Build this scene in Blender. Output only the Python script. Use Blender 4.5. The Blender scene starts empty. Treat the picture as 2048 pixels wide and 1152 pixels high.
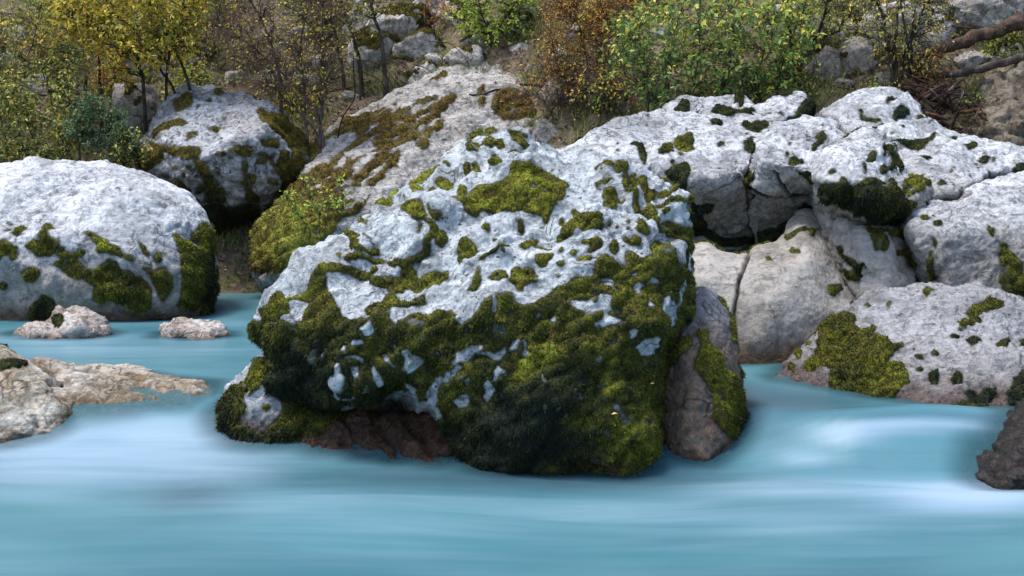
import bpy, math, random
import numpy as np
from mathutils import Vector
from mathutils.geometry import delaunay_2d_cdt
from mathutils.bvhtree import BVHTree

# ------------------------------------------------------------------ camera, sky, sun, exposure
S = bpy.context.scene
COL = S.collection
F, CX, CY, HC = 2276.0, 1024.0, 576.0, 2.0          # focal length in photo pixels, photo centre, eye height
PITCH = math.atan((CY-364.0)/F)
cam_d = bpy.data.cameras.new('camera'); cam = bpy.data.objects.new('camera', cam_d); COL.objects.link(cam)
cam_d.sensor_width = 36.0; cam_d.lens = 36.0*F/2048.0; cam_d.clip_end = 500.0; cam_d.clip_start = 0.1
cam.location = (0, 0, HC); cam.rotation_euler = (math.pi/2-PITCH, 0, 0)
S.camera = cam
SUN_EL, SUN_AZ = math.radians(70), math.radians(-98)   # azimuth from +Y (upstream bank) towards +X
w = bpy.data.worlds.new('World'); S.world = w; w.use_nodes = True
nt = w.node_tree; nt.nodes.clear()
sky = nt.nodes.new('ShaderNodeTexSky'); sky.sky_type = 'NISHITA'; sky.sun_disc = False
sky.sun_elevation = SUN_EL; sky.sun_rotation = SUN_AZ; sky.air_density = 1.0; sky.dust_density = 2.0
bg = nt.nodes.new('ShaderNodeBackground'); bg.inputs['Strength'].default_value = 0.12
wo = nt.nodes.new('ShaderNodeOutputWorld')
nt.links.new(sky.outputs[0], bg.inputs[0]); nt.links.new(bg.outputs[0], wo.inputs[0])
sl = bpy.data.lights.new('sun', 'SUN'); sl.energy = 1.5; sl.angle = math.radians(16); sl.color = (1.0, 0.95, 0.88)
so = bpy.data.objects.new('sun', sl); COL.objects.link(so)
sd = Vector((math.sin(SUN_AZ)*math.cos(SUN_EL), math.cos(SUN_AZ)*math.cos(SUN_EL), math.sin(SUN_EL)))
so.rotation_euler = sd.to_track_quat('Z', 'Y').to_euler(); so.location = sd*60
S.view_settings.view_transform = 'Standard'; S.view_settings.look = 'None'
S.view_settings.exposure = 1.22; S.view_settings.gamma = 1.0
S.render.engine = 'CYCLES'; S.cycles.use_denoising = True
S.cycles.max_bounces = 8; S.cycles.diffuse_bounces = 4; S.cycles.transparent_max_bounces = 12

# ------------------------------------------------------------------ pixel <-> world
cp, sp = math.cos(PITCH), math.sin(PITCH)
def world(px, py, Y):
    """points at forward distance Y (metres) along the rays through photo pixels"""
    px, py, Y = (np.asarray(a, float) for a in (px, py, Y))
    a = (px-CX)/F; b = (CY-py)/F
    dy = cp+b*sp; dz = b*cp-sp
    t = Y/dy
    return np.stack([a*t, Y+0*t, HC+dz*t], -1)
def project(P):
    x, y, z = P[:, 0], P[:, 1], P[:, 2]-HC
    f = y*cp-z*sp; u = y*sp+z*cp
    f = np.maximum(f, 1e-3)
    return CX+F*x/f, CY-F*u/f

# ------------------------------------------------------------------ vector noise
_rs = np.random.RandomState(7)
_PERM = np.tile(_rs.permutation(512), 3).astype(np.int32)
_G = _rs.normal(size=(512, 3)); _G /= np.linalg.norm(_G, axis=1)[:, None]
_G = _G.astype(np.float32); _GX, _GY, _GZ = (np.ascontiguousarray(_G[:, k]) for k in range(3))
def pnoise(P):
    P = P.astype(np.float32); fl = np.floor(P); f = P-fl; i = fl.astype(np.int32) & 511
    u = f*f*f*(f*(f*6-15)+10); v = 1-u
    fx, fy, fz = (np.ascontiguousarray(f[:, k]) for k in range(3))
    out = np.zeros(len(P), np.float32)
    for dx in (0, 1):
        wx = u[:, 0] if dx else v[:, 0]; h0 = _PERM[i[:, 0]+dx]+i[:, 1]; gx = fx-dx
        for dy in (0, 1):
            wxy = wx*(u[:, 1] if dy else v[:, 1]); h1 = _PERM[(h0+dy) & 511]+i[:, 2]; gy = fy-dy
            for dz in (0, 1):
                h = _PERM[(h1+dz) & 511]
                out += wxy*(u[:, 2] if dz else v[:, 2])*(_GX[h]*gx+_GY[h]*gy+_GZ[h]*(fz-dz))
    return out*1.5
def fbm(P, s, oct=4, gain=0.5, off=0.0):
    r = 0; a = 1.0; t = 0
    for k in range(oct):
        r = r+a*pnoise(P*s+off+17.3*k); t += a; a *= gain; s *= 2.03
    return r/t
def ridged(P, s, oct=3, off=0.0):
    r = 0; a = 1.0; t = 0
    for k in range(oct):
        r = r+a*(1-2*np.abs(pnoise(P*s+off+9.7*k))); t += a; a *= 0.5; s *= 2.1
    return r/t
def cells(P, s, off=0.0, second=False):
    Q = (P*s+off).astype(np.float32); fl = np.floor(Q); f = Q-fl; i = fl.astype(np.int32)
    d1 = np.full(len(P), 9.0, np.float32); d2 = d1.copy()
    for dx in (-1, 0, 1):
        for dy in (-1, 0, 1):
            for dz in (-1, 0, 1):
                h = _PERM[(_PERM[(_PERM[(i[:, 0]+dx) & 511]+i[:, 1]+dy) & 511]+i[:, 2]+dz) & 511]
                g = 0.5+0.42*_G[h]
                d = (g[:, 0]+dx-f[:, 0])**2+(g[:, 1]+dy-f[:, 1])**2+(g[:, 2]+dz-f[:, 2])**2
                n = d < d1
                d2 = np.where(n, d1, np.minimum(d2, d)); d1 = np.where(n, d, d1)
    return (np.sqrt(d1), np.sqrt(d2)) if second else np.sqrt(d1)
def sstep(a, b, x):
    t = np.clip((x-a)/(b-a), 0, 1); return t*t*(3-2*t)

# ------------------------------------------------------------------ mesh helpers
def mesh_from(name, V, faces):
    """V (n,3); faces: list of (m,k) int arrays"""
    me = bpy.data.meshes.new(name)
    me.vertices.add(len(V)); me.vertices.foreach_set('co', np.ascontiguousarray(V, np.float32).ravel())
    out = []
    for f in faces:
        f = np.asarray(f, np.int32)
        if len(f) and f.shape[1] == 4:
            t = f[:, 2] == f[:, 3]; out += [f[~t], f[t][:, :3]]
        else: out.append(f)
    faces = [f for f in out if len(f)]
    nl = sum(f.size for f in faces); npoly = sum(len(f) for f in faces)
    me.loops.add(nl); me.polygons.add(npoly)
    me.loops.foreach_set('vertex_index', np.concatenate([f.ravel() for f in faces]) if faces else [])
    st = np.concatenate([np.full(len(f), f.shape[1], np.int32) for f in faces])
    me.polygons.foreach_set('loop_start', np.concatenate([[0], np.cumsum(st)[:-1]]).astype(np.int32))
    me.update(calc_edges=True)
    return me
def attr(me, name, val):
    a = me.attributes.new(name, 'FLOAT', 'POINT'); a.data.foreach_set('value', np.ascontiguousarray(val, np.float32))
def put(name, me, mat, parent=None, loc=None, smooth=True):
    if loc is not None:
        v = np.empty(len(me.vertices)*3, np.float32); me.vertices.foreach_get('co', v)
        v = v.reshape(-1, 3)-np.asarray(loc, np.float32); me.vertices.foreach_set('co', v.ravel())
    if smooth: me.polygons.foreach_set('use_smooth', np.ones(len(me.polygons), bool))
    me.update()
    o = bpy.data.objects.new(name, me); COL.objects.link(o)
    if mat is not None: me.materials.append(mat)
    if loc is not None: o.location = loc
    if parent is not None:
        o.parent = parent
        if loc is not None: o.location = np.asarray(loc)-np.asarray(parent.location)
    return o
def tag(o, label=None, cat=None, group=None, kind=None):
    if label: o['label'] = label
    if cat: o['category'] = cat
    if group: o['group'] = group
    if kind: o['kind'] = kind
    return o

# ------------------------------------------------------------------ materials
class NT:
    def __init__(s, name):
        s.m = bpy.data.materials.new(name); s.m.use_nodes = True; s.t = s.m.node_tree
        s.t.nodes.clear(); s.out = s.n('OutputMaterial'); s.p = s.n('BsdfPrincipled')
        s.l(s.p.outputs[0], s.out.inputs[0])
    def n(s, k, **kw):
        x = s.t.nodes.new('ShaderNode'+k)
        for a, b in kw.items(): setattr(x, a, b)
        return x
    def l(s, a, b): s.t.links.new(a, b)
    def val(s, sock, v):
        if hasattr(v, 'is_output') or hasattr(v, 'links'): s.l(v, sock)
        else: sock.default_value = v
    def pos(s, scale=(1, 1, 1), rot=(0, 0, 0)):
        g = s.n('NewGeometry'); mp = s.n('Mapping'); mp.inputs['Scale'].default_value = scale; mp.inputs['Rotation'].default_value = rot
        s.l(g.outputs['Position'], mp.inputs[0]); return mp.outputs[0]
    def noise(s, vec, scale, detail=4, rough=0.55, dist=0.0):
        x = s.n('TexNoise'); x.inputs['Scale'].default_value = scale; x.inputs['Detail'].default_value = detail
        x.inputs['Roughness'].default_value = rough; x.inputs['Distortion'].default_value = dist
        s.l(vec, x.inputs['Vector']); return x.outputs['Fac']
    def vor(s, vec, scale, feature='F1', rnd=1.0):
        x = s.n('TexVoronoi', feature=feature); x.inputs['Scale'].default_value = scale; x.inputs['Randomness'].default_value = rnd
        s.l(vec, x.inputs['Vector']); return x.outputs['Distance']
    def rng(s, v, a, b, c=0.0, d=1.0, smooth=True):
        x = s.n('MapRange'); x.interpolation_type = 'SMOOTHSTEP' if smooth else 'LINEAR'
        s.val(x.inputs[0], v)
        for i, k in enumerate((a, b, c, d)): x.inputs[i+1].default_value = k
        return x.outputs[0]
    def math(s, op, a, b=0.0):
        x = s.n('Math', operation=op); s.val(x.inputs[0], a); s.val(x.inputs[1], b); return x.outputs[0]
    def mix(s, f, a, b, mode='MIX'):
        x = s.n('Mix', data_type='RGBA', blend_type=mode); s.val(x.inputs[0], f)
        for i, c in ((6, a), (7, b)):
            if isinstance(c, tuple): x.inputs[i].default_value = (*c[:3], 1)
            else: s.l(c, x.inputs[i])
        return x.outputs[2]
    def attr(s, name):
        x = s.n('Attribute'); x.attribute_name = name; return x.outputs['Fac']
    def ramp(s, v, stops):
        x = s.n('ValToRGB'); e = x.color_ramp.elements
        while len(e) < len(stops): e.new(0.5)
        for i, (p, c) in enumerate(stops): e[i].position = p; e[i].color = (*c, 1)
        s.val(x.inputs[0], v); return x.outputs[0]
    def bump(s, h, strength=0.5, dist=0.02, prev=None):
        b = s.n('Bump'); b.inputs['Strength'].default_value = strength; b.inputs['Distance'].default_value = dist
        s.l(h, b.inputs['Height'])
        if prev is not None: s.l(prev, b.inputs['Normal'])
        return b.outputs[0]
    def done(s, col=None, rough=0.85, normal=None, spec=0.3):
        if col is not None: s.val(s.p.inputs['Base Color'], col if not isinstance(col, tuple) else (*col, 1))
        s.val(s.p.inputs['Roughness'], rough)
        s.p.inputs['Specular IOR Level'].default_value = spec
        if normal is not None: s.l(normal, s.p.inputs['Normal'])
        return s.m

def rock_mat(name, light, mid, dark, warm=(0.34, 0.29, 0.24), polish_shade=(0.0, 0.5), speck=0.5, streak=0.0, stainS=5.0, stain=(0.56, 0.66),
             wet=(0.02, 0.30), wetc=(0.06, 0.035, 0.022), golden=0.0, bumpk=1.0, fs=1.0, beds=0.0, fissure=0.6):
    m = NT(name); P = m.pos()
    g = m.n('NewGeometry'); sx = m.n('SeparateXYZ'); m.l(g.outputs['Position'], sx.inputs[0]); z = sx.outputs[2]
    n1 = m.noise(P, 1.3*fs, 6, 0.6, 0.4); n2 = m.noise(P, stainS*fs, 9, 0.72, 0.6); n3 = m.noise(P, 42*fs, 5, 0.65)
    n4 = m.noise(P, 14*fs, 6, 0.7, 1.0)
    c = m.mix(m.rng(n1, 0.42, 0.58), light, mid)
    nw = m.noise(m.pos((1, 1, 1), (0.9, 0.3, 0.5)), 0.9*fs, 7, 0.68, 0.8); c = m.mix(m.rng(nw, 0.50, 0.62, 0, 0.7), c, tuple(0.55*x for x in mid))
    c = m.mix(m.rng(n4, 0.50, 0.66, 0, 0.6), c, tuple(0.8*x for x in mid))
    n5 = m.noise(m.pos((1, 1, 1), (0.4, 0.7, 0.2)), 7.5*fs, 8, 0.75, 1.4); c = m.mix(m.rng(n5, 0.55, 0.65, 0, 0.6), c, tuple(0.4*x for x in mid))
    # warm, river-polished stone below the flood line; on dome and ledge, painted face shade
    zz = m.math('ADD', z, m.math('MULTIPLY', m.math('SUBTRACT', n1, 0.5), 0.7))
    c = m.mix(m.rng(zz, polish_shade[0], polish_shade[1], 0.85, 0.0), c, m.mix(m.rng(n4, .4, .65), warm, tuple(x*0.62 for x in warm)))
    c = m.mix(m.rng(n2, stain[0], stain[1], 0, 0.8), c, dark)
    if streak:
        ns = m.noise(m.pos((16, 16, 0.9)), 1.0, 6, 0.65)
        c = m.mix(m.math('MULTIPLY', m.rng(ns, 0.48, 0.62), m.rng(n1, 0.4, 0.55, 0, streak)), c, tuple(0.45*x for x in mid))
    if beds:
        nb = m.noise(m.pos((1.2, 1.2, 9), (0.5, 0.35, 0)), 2.2, 7, 0.7, 0.8)
        c = m.mix(m.rng(nb, 0.52, 0.66, 0, beds), c, dark)
    if golden:
        ng = m.noise(P, 2.6, 8, 0.68, 0.5)
        c = m.mix(m.rng(ng, 0.47, 0.63, 0, golden), c, (0.24, 0.125, 0.025))
    # fine dark pits and lichen specks
    v = m.vor(P, 34*fs); gate = m.rng(m.noise(P, 3.1*fs, 4, 0.6), 0.44, 0.6)
    c = m.mix(m.math('MULTIPLY', m.rng(v, 0.12, 0.24, speck, 0.0), gate), c, (0.03, 0.032, 0.03))
    v2 = m.vor(m.pos((1, 1, 1.6)), 12*fs); c = m.mix(m.math('MULTIPLY', m.rng(v2, 0.13, 0.2, speck, 0.0), m.rng(m.noise(P, 2.2*fs, 5, 0.65), 0.48, 0.58)), c, (0.04, 0.042, 0.036))
    c = m.mix(m.rng(n3, 0.58, 0.74, 0, 0.4), c, tuple(0.4*x for x in mid))
    c = m.mix(m.rng(n3, 0.24, 0.42, 0.35, 0.0), c, tuple(min(1, 1.25*x) for x in light))
    # soil and algae around the moss; also shade painted under the dome's lip
    c = m.mix(m.rng(m.attr('moss'), 0.02, 0.45, 0, 0.85), c, (0.045, 0.05, 0.02))
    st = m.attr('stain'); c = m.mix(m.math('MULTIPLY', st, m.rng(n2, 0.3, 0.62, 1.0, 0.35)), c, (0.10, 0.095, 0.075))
    nd = m.n('TexNoise'); nd.inputs['Scale'].default_value = 2.3*fs; nd.inputs['Detail'].default_value = 5; m.l(P, nd.inputs['Vector'])
    va = m.n('VectorMath', operation='MULTIPLY_ADD'); m.l(nd.outputs['Color'], va.inputs[0]); va.inputs[1].default_value = (.55, .55, .55); m.l(P, va.inputs[2])
    e1 = m.rng(m.vor(va.outputs[0], 1.7*fs, 'DISTANCE_TO_EDGE'), 0.0, 0.022, 1.0, 0.0); e2 = m.rng(m.vor(va.outputs[0], 5.5*fs, 'DISTANCE_TO_EDGE'), 0.0, 0.045, 0.8, 0.0)
    fis = m.math('MAXIMUM', m.math('MULTIPLY', e1, m.rng(n1, .52, .6)), m.math('MULTIPLY', e2, m.rng(m.noise(P, 1.9*fs, 3), .62, .7, 0, .7)))
    c = m.mix(m.math('MULTIPLY', fis, fissure), c, (0.035, 0.033, 0.028))
    cr = m.attr('crack'); c = m.mix(cr, c, (0.018, 0.018, 0.014))
    # wet band just above the waterline
    wl = m.attr('above')
    wz = m.math('ADD', wl, m.math('MULTIPLY', m.math('SUBTRACT', n2, 0.5), 0.35))
    wf = m.rng(wz, wet[0], wet[1], 1.0, 0.0)
    c = m.mix(m.math('MULTIPLY', wf, 0.92), c, m.mix(m.rng(n4, 0.42, 0.6), wetc, tuple(1.9*x for x in wetc)))
    h = m.math('ADD', m.math('MULTIPLY', n4, 0.6), m.math('MULTIPLY', n3, 0.45))
    h = m.math('SUBTRACT', h, m.math('MULTIPLY', m.rng(n5, 0.5, 0.66), 0.5)); h = m.math('SUBTRACT', h, m.math('MULTIPLY', fis, .7)); nb1 = m.bump(h, 0.9*bumpk, 0.05); nb2 = m.bump(n2, 0.6*bumpk, 0.08, nb1)
    r = m.rng(wf, 0.2, 0.9, 0.84, 0.2)
    return m.done(c, r, nb2, 0.35)

M = {}
M['pale'] = rock_mat('pale_limestone', (0.76, 0.82, 0.85), (0.58, 0.63, 0.66), (0.15, 0.15, 0.145), polish_shade=(-0.3, 0.35), speck=0.85)
M['dome'] = rock_mat('dotted_limestone', (0.76, 0.78, 0.79), (0.55, 0.565, 0.575), (0.10, 0.10, 0.095), warm=(0.40, 0.365, 0.32), polish_shade=(1.75, 2.15), speck=0.9, stain=(0.60, 0.68))  # shade of the front faces put into the colour below lip height
M['smooth'] = rock_mat('polished_limestone', (0.44, 0.415, 0.375), (0.34, 0.315, 0.28), (0.16, 0.13, 0.10), warm=(0.34, 0.285, 0.23), polish_shade=(-0.5, 0.9), speck=0.25, streak=0.5, wetc=(0.11, 0.055, 0.022), bumpk=0.6)
M['streaked'] = rock_mat('streaked_limestone', (0.78, 0.80, 0.83), (0.58, 0.60, 0.62), (0.17, 0.165, 0.16), warm=(0.32, 0.27, 0.22), polish_shade=(0.75, 1.35), speck=0.3, streak=0.8, wetc=(0.085, 0.05, 0.03), beds=0.45, bumpk=0.75)
M['weathered'] = rock_mat('weathered_limestone', (0.66, 0.68, 0.72), (0.50, 0.49, 0.48), (0.06, 0.055, 0.045), warm=(0.35, 0.29, 0.22), polish_shade=(1.2, 2.6), speck=0.8, stain=(0.545, 0.60), beds=0.45, stainS=7.0)
M['slab'] = rock_mat('slab_limestone', (0.68, 0.64, 0.60), (0.50, 0.47, 0.43), (0.12, 0.11, 0.09), polish_shade=(-2, -1), speck=0.5, stain=(0.54, 0.66), beds=0.5)
M['bank'] = rock_mat('bank_limestone', (0.66, 0.62, 0.58), (0.48, 0.44, 0.40), (0.11, 0.09, 0.07), polish_shade=(-2, -1), speck=0.5, stain=(0.52, 0.64), beds=0.4)
M['brown'] = rock_mat('brown_limestone', (0.45, 0.38, 0.29), (0.32, 0.26, 0.19), (0.07, 0.06, 0.04), polish_shade=(-2, -1), speck=0.6, stain=(0.5, 0.62), beds=0.5, bumpk=1.5)
M['golden'] = rock_mat('golden_limestone', (0.76, 0.72, 0.63), (0.58, 0.52, 0.42), (0.22, 0.15, 0.09), warm=(0.60, 0.50, 0.38), polish_shade=(-0.8, -0.2), speck=0.3, golden=0.7, wet=(-0.02, 0.09), wetc=(0.16, 0.115, 0.065), beds=0.55)
M['pink'] = rock_mat('pinkish_limestone', (0.72, 0.67, 0.62), (0.56, 0.47, 0.40), (0.20, 0.12, 0.08), warm=(0.60, 0.48, 0.38), polish_shade=(-0.8, 0.2), speck=0.2, golden=0.15, wet=(-0.02, 0.07), wetc=(0.20, 0.12, 0.08), beds=0.5)
M['lilac'] = rock_mat('lilac_limestone', (0.70, 0.705, 0.72), (0.50, 0.50, 0.51), (0.15, 0.14, 0.135), warm=(0.38, 0.33, 0.29), polish_shade=(0.15, 0.75), speck=0.3, wet=(0.02, 0.2), wetc=(0.12, 0.085, 0.075), beds=0.35, bumpk=1.5)
M['ledge'] = rock_mat('streaked_ledge', (0.78, 0.80, 0.82), (0.58, 0.60, 0.61), (0.17, 0.165, 0.16), warm=(0.36, 0.345, 0.32), polish_shade=(1.35, 1.75), speck=0.4, streak=0.9, wetc=(0.085, 0.05, 0.03))  # warm lower face stands in for its shade, painted below the lip
M['pillar'] = rock_mat('pillar_limestone', (0.60, 0.62, 0.66), (0.36, 0.36, 0.38), (0.09, 0.085, 0.08), warm=(0.33, 0.20, 0.11), polish_shade=(0.75, 1.15), speck=0.3, streak=0.6, wet=(-0.02, 0.12), wetc=(0.09, 0.05, 0.03), bumpk=1.3)
M['wet_grey'] = rock_mat('wet_grey_rock', (0.16, 0.145, 0.135), (0.085, 0.072, 0.062), (0.03, 0.026, 0.022), warm=(0.085, 0.075, 0.066), polish_shade=(-0.5, 0.4), speck=0.2, wet=(0.15, 0.6), wetc=(0.038, 0.032, 0.028), beds=0.6, bumpk=1.6)
M['wet'] = rock_mat('wet_brown_rock', (0.22, 0.15, 0.115), (0.12, 0.075, 0.05), (0.03, 0.02, 0.014), warm=(0.09, 0.05, 0.032), polish_shade=(-0.5, 0.8), speck=0.1, wet=(0.3, 0.9), wetc=(0.085, 0.045, 0.028), beds=0.5, bumpk=1.6)

def moss_mat(name, stops, scale=9.0, brown=(0.055, 0.042, 0.014)):
    m = NT(name); P = m.pos()
    n = m.noise(P, scale, 5, 0.65); n2 = m.noise(P, scale*6, 3, 0.6)
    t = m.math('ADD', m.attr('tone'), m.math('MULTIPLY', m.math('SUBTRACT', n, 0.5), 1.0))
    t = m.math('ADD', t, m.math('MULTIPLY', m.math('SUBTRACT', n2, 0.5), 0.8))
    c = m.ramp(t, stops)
    hb = m.noise(P, scale*0.55, 5, 0.7, 0.5); c = m.mix(m.math('MULTIPLY', m.rng(hb, 0.5, 0.64), m.rng(t, 0.15, 0.6, 0.15, 0.8)), c, m.mix(m.rng(n2, .3, .7), brown, tuple(2.0*x for x in brown)))
    nb = m.bump(n2, 0.6, 0.03)
    return m.done(c, 0.9, nb, 0.12)
M['moss'] = moss_mat('green_moss', [(0.0, (0.012, 0.018, 0.014)), (0.22, (0.030, 0.038, 0.014)), (0.45, (0.078, 0.079, 0.014)), (0.68, (0.175, 0.178, 0.022)), (1.0, (0.40, 0.46, 0.05))])
M['brown_moss'] = moss_mat('brown_moss', [(0.0, (0.03, 0.026, 0.014)), (0.3, (0.085, 0.058, 0.02)), (0.55, (0.155, 0.105, 0.028)), (0.75, (0.19, 0.16, 0.035)), (1.0, (0.29, 0.30, 0.05))])
M['olive_moss'] = moss_mat('olive_moss', [(0.0, (0.02, 0.022, 0.012)), (0.3, (0.05, 0.048, 0.014)), (0.55, (0.14, 0.105, 0.02)), (0.75, (0.22, 0.17, 0.03)), (1.0, (0.34, 0.36, 0.06))])

# ------------------------------------------------------------------ pixel-painted growth (where moss grows on the stones)
Z5 = (430, 260, 3.031); Z6 = (430, 580, 2.881); Z7 = (950, 260, 3.2); Z8 = (950, 580, 2.88)
ZA = (500, 250, 5.12); ZB = (1000, 420, 5.12); ZC = (500, 560, 5.12); ZD = (850, 560, 5.12)
ZL = (0, 300, 2.88); ZR = (1350, 160, 2.88); ZQ = (1350, 540, 2.504); ZT = (600, 0, 2.88); ZU = (0, 0, 2.88); Z0 = (0, 0, 1.0)
PAD = 320; GW, GH = 2048+2*PAD, 1152+PAD
class Paint:
    def __init__(s): s.a = np.zeros((GH, GW), np.float32)
    def _box(s, xs, ys, pad=2):
        x0 = max(0, int(min(xs))-pad+PAD); x1 = min(GW, int(max(xs))+pad+PAD+1)
        y0 = max(0, int(min(ys))-pad); y1 = min(GH, int(max(ys))+pad+1)
        if x1 <= x0 or y1 <= y0: return None
        yy, xx = np.mgrid[y0:y1, x0:x1]
        return (slice(y0, y1), slice(x0, x1)), xx-PAD+0.0, yy+0.0
    def poly(s, Z, pts, v=1.0):
        P = [(Z[0]+x/Z[2], Z[1]+y/Z[2]) for x, y in pts]
        if v == 0:                                                  # moss leans over its own edge: bare stone starts a little wider
            cx_ = sum(p[0] for p in P)/len(P); cy_ = sum(p[1] for p in P)/len(P); P = [(x+(x-cx_)*min(.3, 4/(abs(x-cx_)+1)), y+(y-cy_)*min(.35, 4/(abs(y-cy_)+1))) for x, y in P]
        b = s._box([p[0] for p in P], [p[1] for p in P])
        if b is None: return
        sl_, xx, yy = b; ins = np.zeros(xx.shape, bool)
        for (ax, ay), (bx, by) in zip(P, P[1:]+P[:1]):
            if ay == by: continue
            ins ^= ((ay > yy) != (by > yy)) & (xx < (bx-ax)*(yy-ay)/(by-ay)+ax)
        s.a[sl_][ins] = v
    def ell(s, Z, *es, v=1.0):
        for e in es:
            x, y, rx = e[:3]; ry = e[3] if len(e) > 3 else rx
            x = Z[0]+x/Z[2]; y = Z[1]+y/Z[2]; rx = rx/Z[2]+(2.0 if v == 0 else 0); ry = ry/Z[2]+(2.0 if v == 0 else 0)
            b = s._box([x-rx, x+rx], [y-ry, y+ry])
            if b is None: continue
            sl_, xx, yy = b
            s.a[sl_][((xx-x)/rx)**2+((yy-y)/ry)**2 <= 1] = v
    def stroke(s, Z, pts, wd, v=1.0):
        P = [(Z[0]+x/Z[2], Z[1]+y/Z[2]) for x, y in pts]; h = wd/Z[2]/2
        for (ax, ay), (bx, by) in zip(P, P[1:]):
            b = s._box([ax-h, ax+h, bx-h, bx+h], [ay-h, ay+h, by-h, by+h])
            if b is None: continue
            sl_, xx, yy = b; L = max((bx-ax)**2+(by-ay)**2, 1e-6)
            t = np.clip(((xx-ax)*(bx-ax)+(yy-ay)*(by-ay))/L, 0, 1)
            s.a[sl_][(xx-ax-t*(bx-ax))**2+(yy-ay-t*(by-ay))**2 <= h*h] = v
    def dots(s, seed, n, poly, r=(2, 5), squash=0.7, clump=0.0):
        R = random.Random(seed); q = Paint(); q.poly(Z0, poly); xs = [p[0] for p in poly]; ys = [p[1] for p in poly]
        k = 0; last = None
        for _ in range(n*8):
            if k >= n: break
            if last and R.random() < clump: x = last[0]+R.gauss(0, 14); y = last[1]+R.gauss(0, 8)
            else: x = R.uniform(min(xs), max(xs)); y = R.uniform(min(ys), max(ys))
            if not (0 <= y < GH and 0 <= x+PAD < GW) or q.a[int(y), int(x)+PAD] < 0.5: continue
            rr = r[0]+(r[1]-r[0])*R.random()**2.2
            s.ell(Z0, (x, y, rr*R.uniform(0.9, 1.5), rr*squash)); last = (x, y); k += 1
    def soft(s, r=2):
        a = s.a
        for _ in range(2):
            for ax in (0, 1):
                c = np.cumsum(np.pad(a, [(r+1, r) if i == ax else (0, 0) for i in (0, 1)], mode='edge'), axis=ax)
                n = a.shape[ax]
                a = (np.take(c, np.arange(2*r+1, 2*r+1+n), ax)-np.take(c, np.arange(n), ax))/(2*r+1)
        s.a = a; return s
    def at(s, px, py):
        x = np.clip(px+PAD, 0, GW-1.01); y = np.clip(py, 0, GH-1.01)
        i = x.astype(int); j = y.astype(int); u = x-i; v = y-j; a = s.a
        return (a[j, i]*(1-u)+a[j, i+1]*u)*(1-v)+(a[j+1, i]*(1-u)+a[j+1, i+1]*u)*v
def blobs(px, py, lst):
    r = 0
    for x, y, rx, ry, a in lst: r = r+a*np.exp(-((px-x)/rx)**2-((py-y)/ry)**2)
    return r

# ------------------------------------------------------------------ water level and ground shape
def level(X, Y):
    """river surface: lower pool, smooth drop, upper pool 0.3 m higher; a steep glassy chute on the right"""
    Ys = np.interp(X, [-40, -4, -2.2, 0, 1.5, 2.0, 2.4, 3.0, 3.6, 40], [8.9, 8.85, 8.65, 8.4, 8.3, 8.0, 7.86, 7.86, 7.9, 7.9])
    wd = np.interp(X, [-40, -2.2, 0, 1.3, 2.0, 2.5, 40], [.62, .62, .6, .75, .5, .27, .27])
    z = 0.30*sstep(-1, 1, (Y-Ys)/wd)
    z = z+0.07*np.exp(-((X-3.0)/0.7)**2-((Y-8.18)/0.22)**2)-0.06*np.exp(-((X-2.9)/0.8)**2-((Y-7.45)/0.2)**2)
    z = z+0.03*np.sin(X*0.9+Y*0.6)*np.exp(-((Y-6.6)/1.4)**2)+0.02*np.sin(X*2.1-Y*1.3)*np.exp(-((Y-7.2)/1.0)**2)
    return z
def bank_line(X): return np.interp(X, [-60, -8, -5, -3.5, -2, 0, 1.5, 3, 5, 60], [17.0, 17.2, 17.3, 17.5, 17.1, 16.5, 15.2, 14.0, 13.7, 13.7])
def ground_z(X, Y, detail=True):
    X = np.asarray(X, float); Y = np.asarray(Y, float)
    u = Y-bank_line(X)
    z = np.interp(u, [-60, -1.6, -0.5, 0.0, 0.5, 1.25, 6.0, 9.5, 60], [-1.0, -1.0, -0.3, 0.30, 0.75, 1.45, 5.3, 8.0, 46])
    near = np.interp(Y, [-60, -4, 1.0, 3.0], [9.0, 1.2, 0.25, -1.0]); z = np.maximum(z, np.where(Y < 3.2, near, -9))
    if detail:
        P = np.stack([X.ravel(), Y.ravel(), 0*X.ravel()], -1)
        k = sstep(-0.6, 1.0, u).ravel()
        z = z+((0.38*fbm(P, 0.55, 3)+0.16*fbm(P, 2.1, 3, off=5)+0.05*ridged(P, 4.2, 2))*(0.25+0.75*k)).reshape(X.shape)
    return z
def ground_hit(px, py, lo=13.0, hi=45.0):
    t = np.arange(lo, hi, 0.04); P = world(np.full(len(t), px), np.full(len(t), py), t)
    g = ground_z(P[:, 0], P[:, 1]); k = np.nonzero(P[:, 2] < g)[0]
    return P[k[0]] if len(k) else P[-1]

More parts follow.
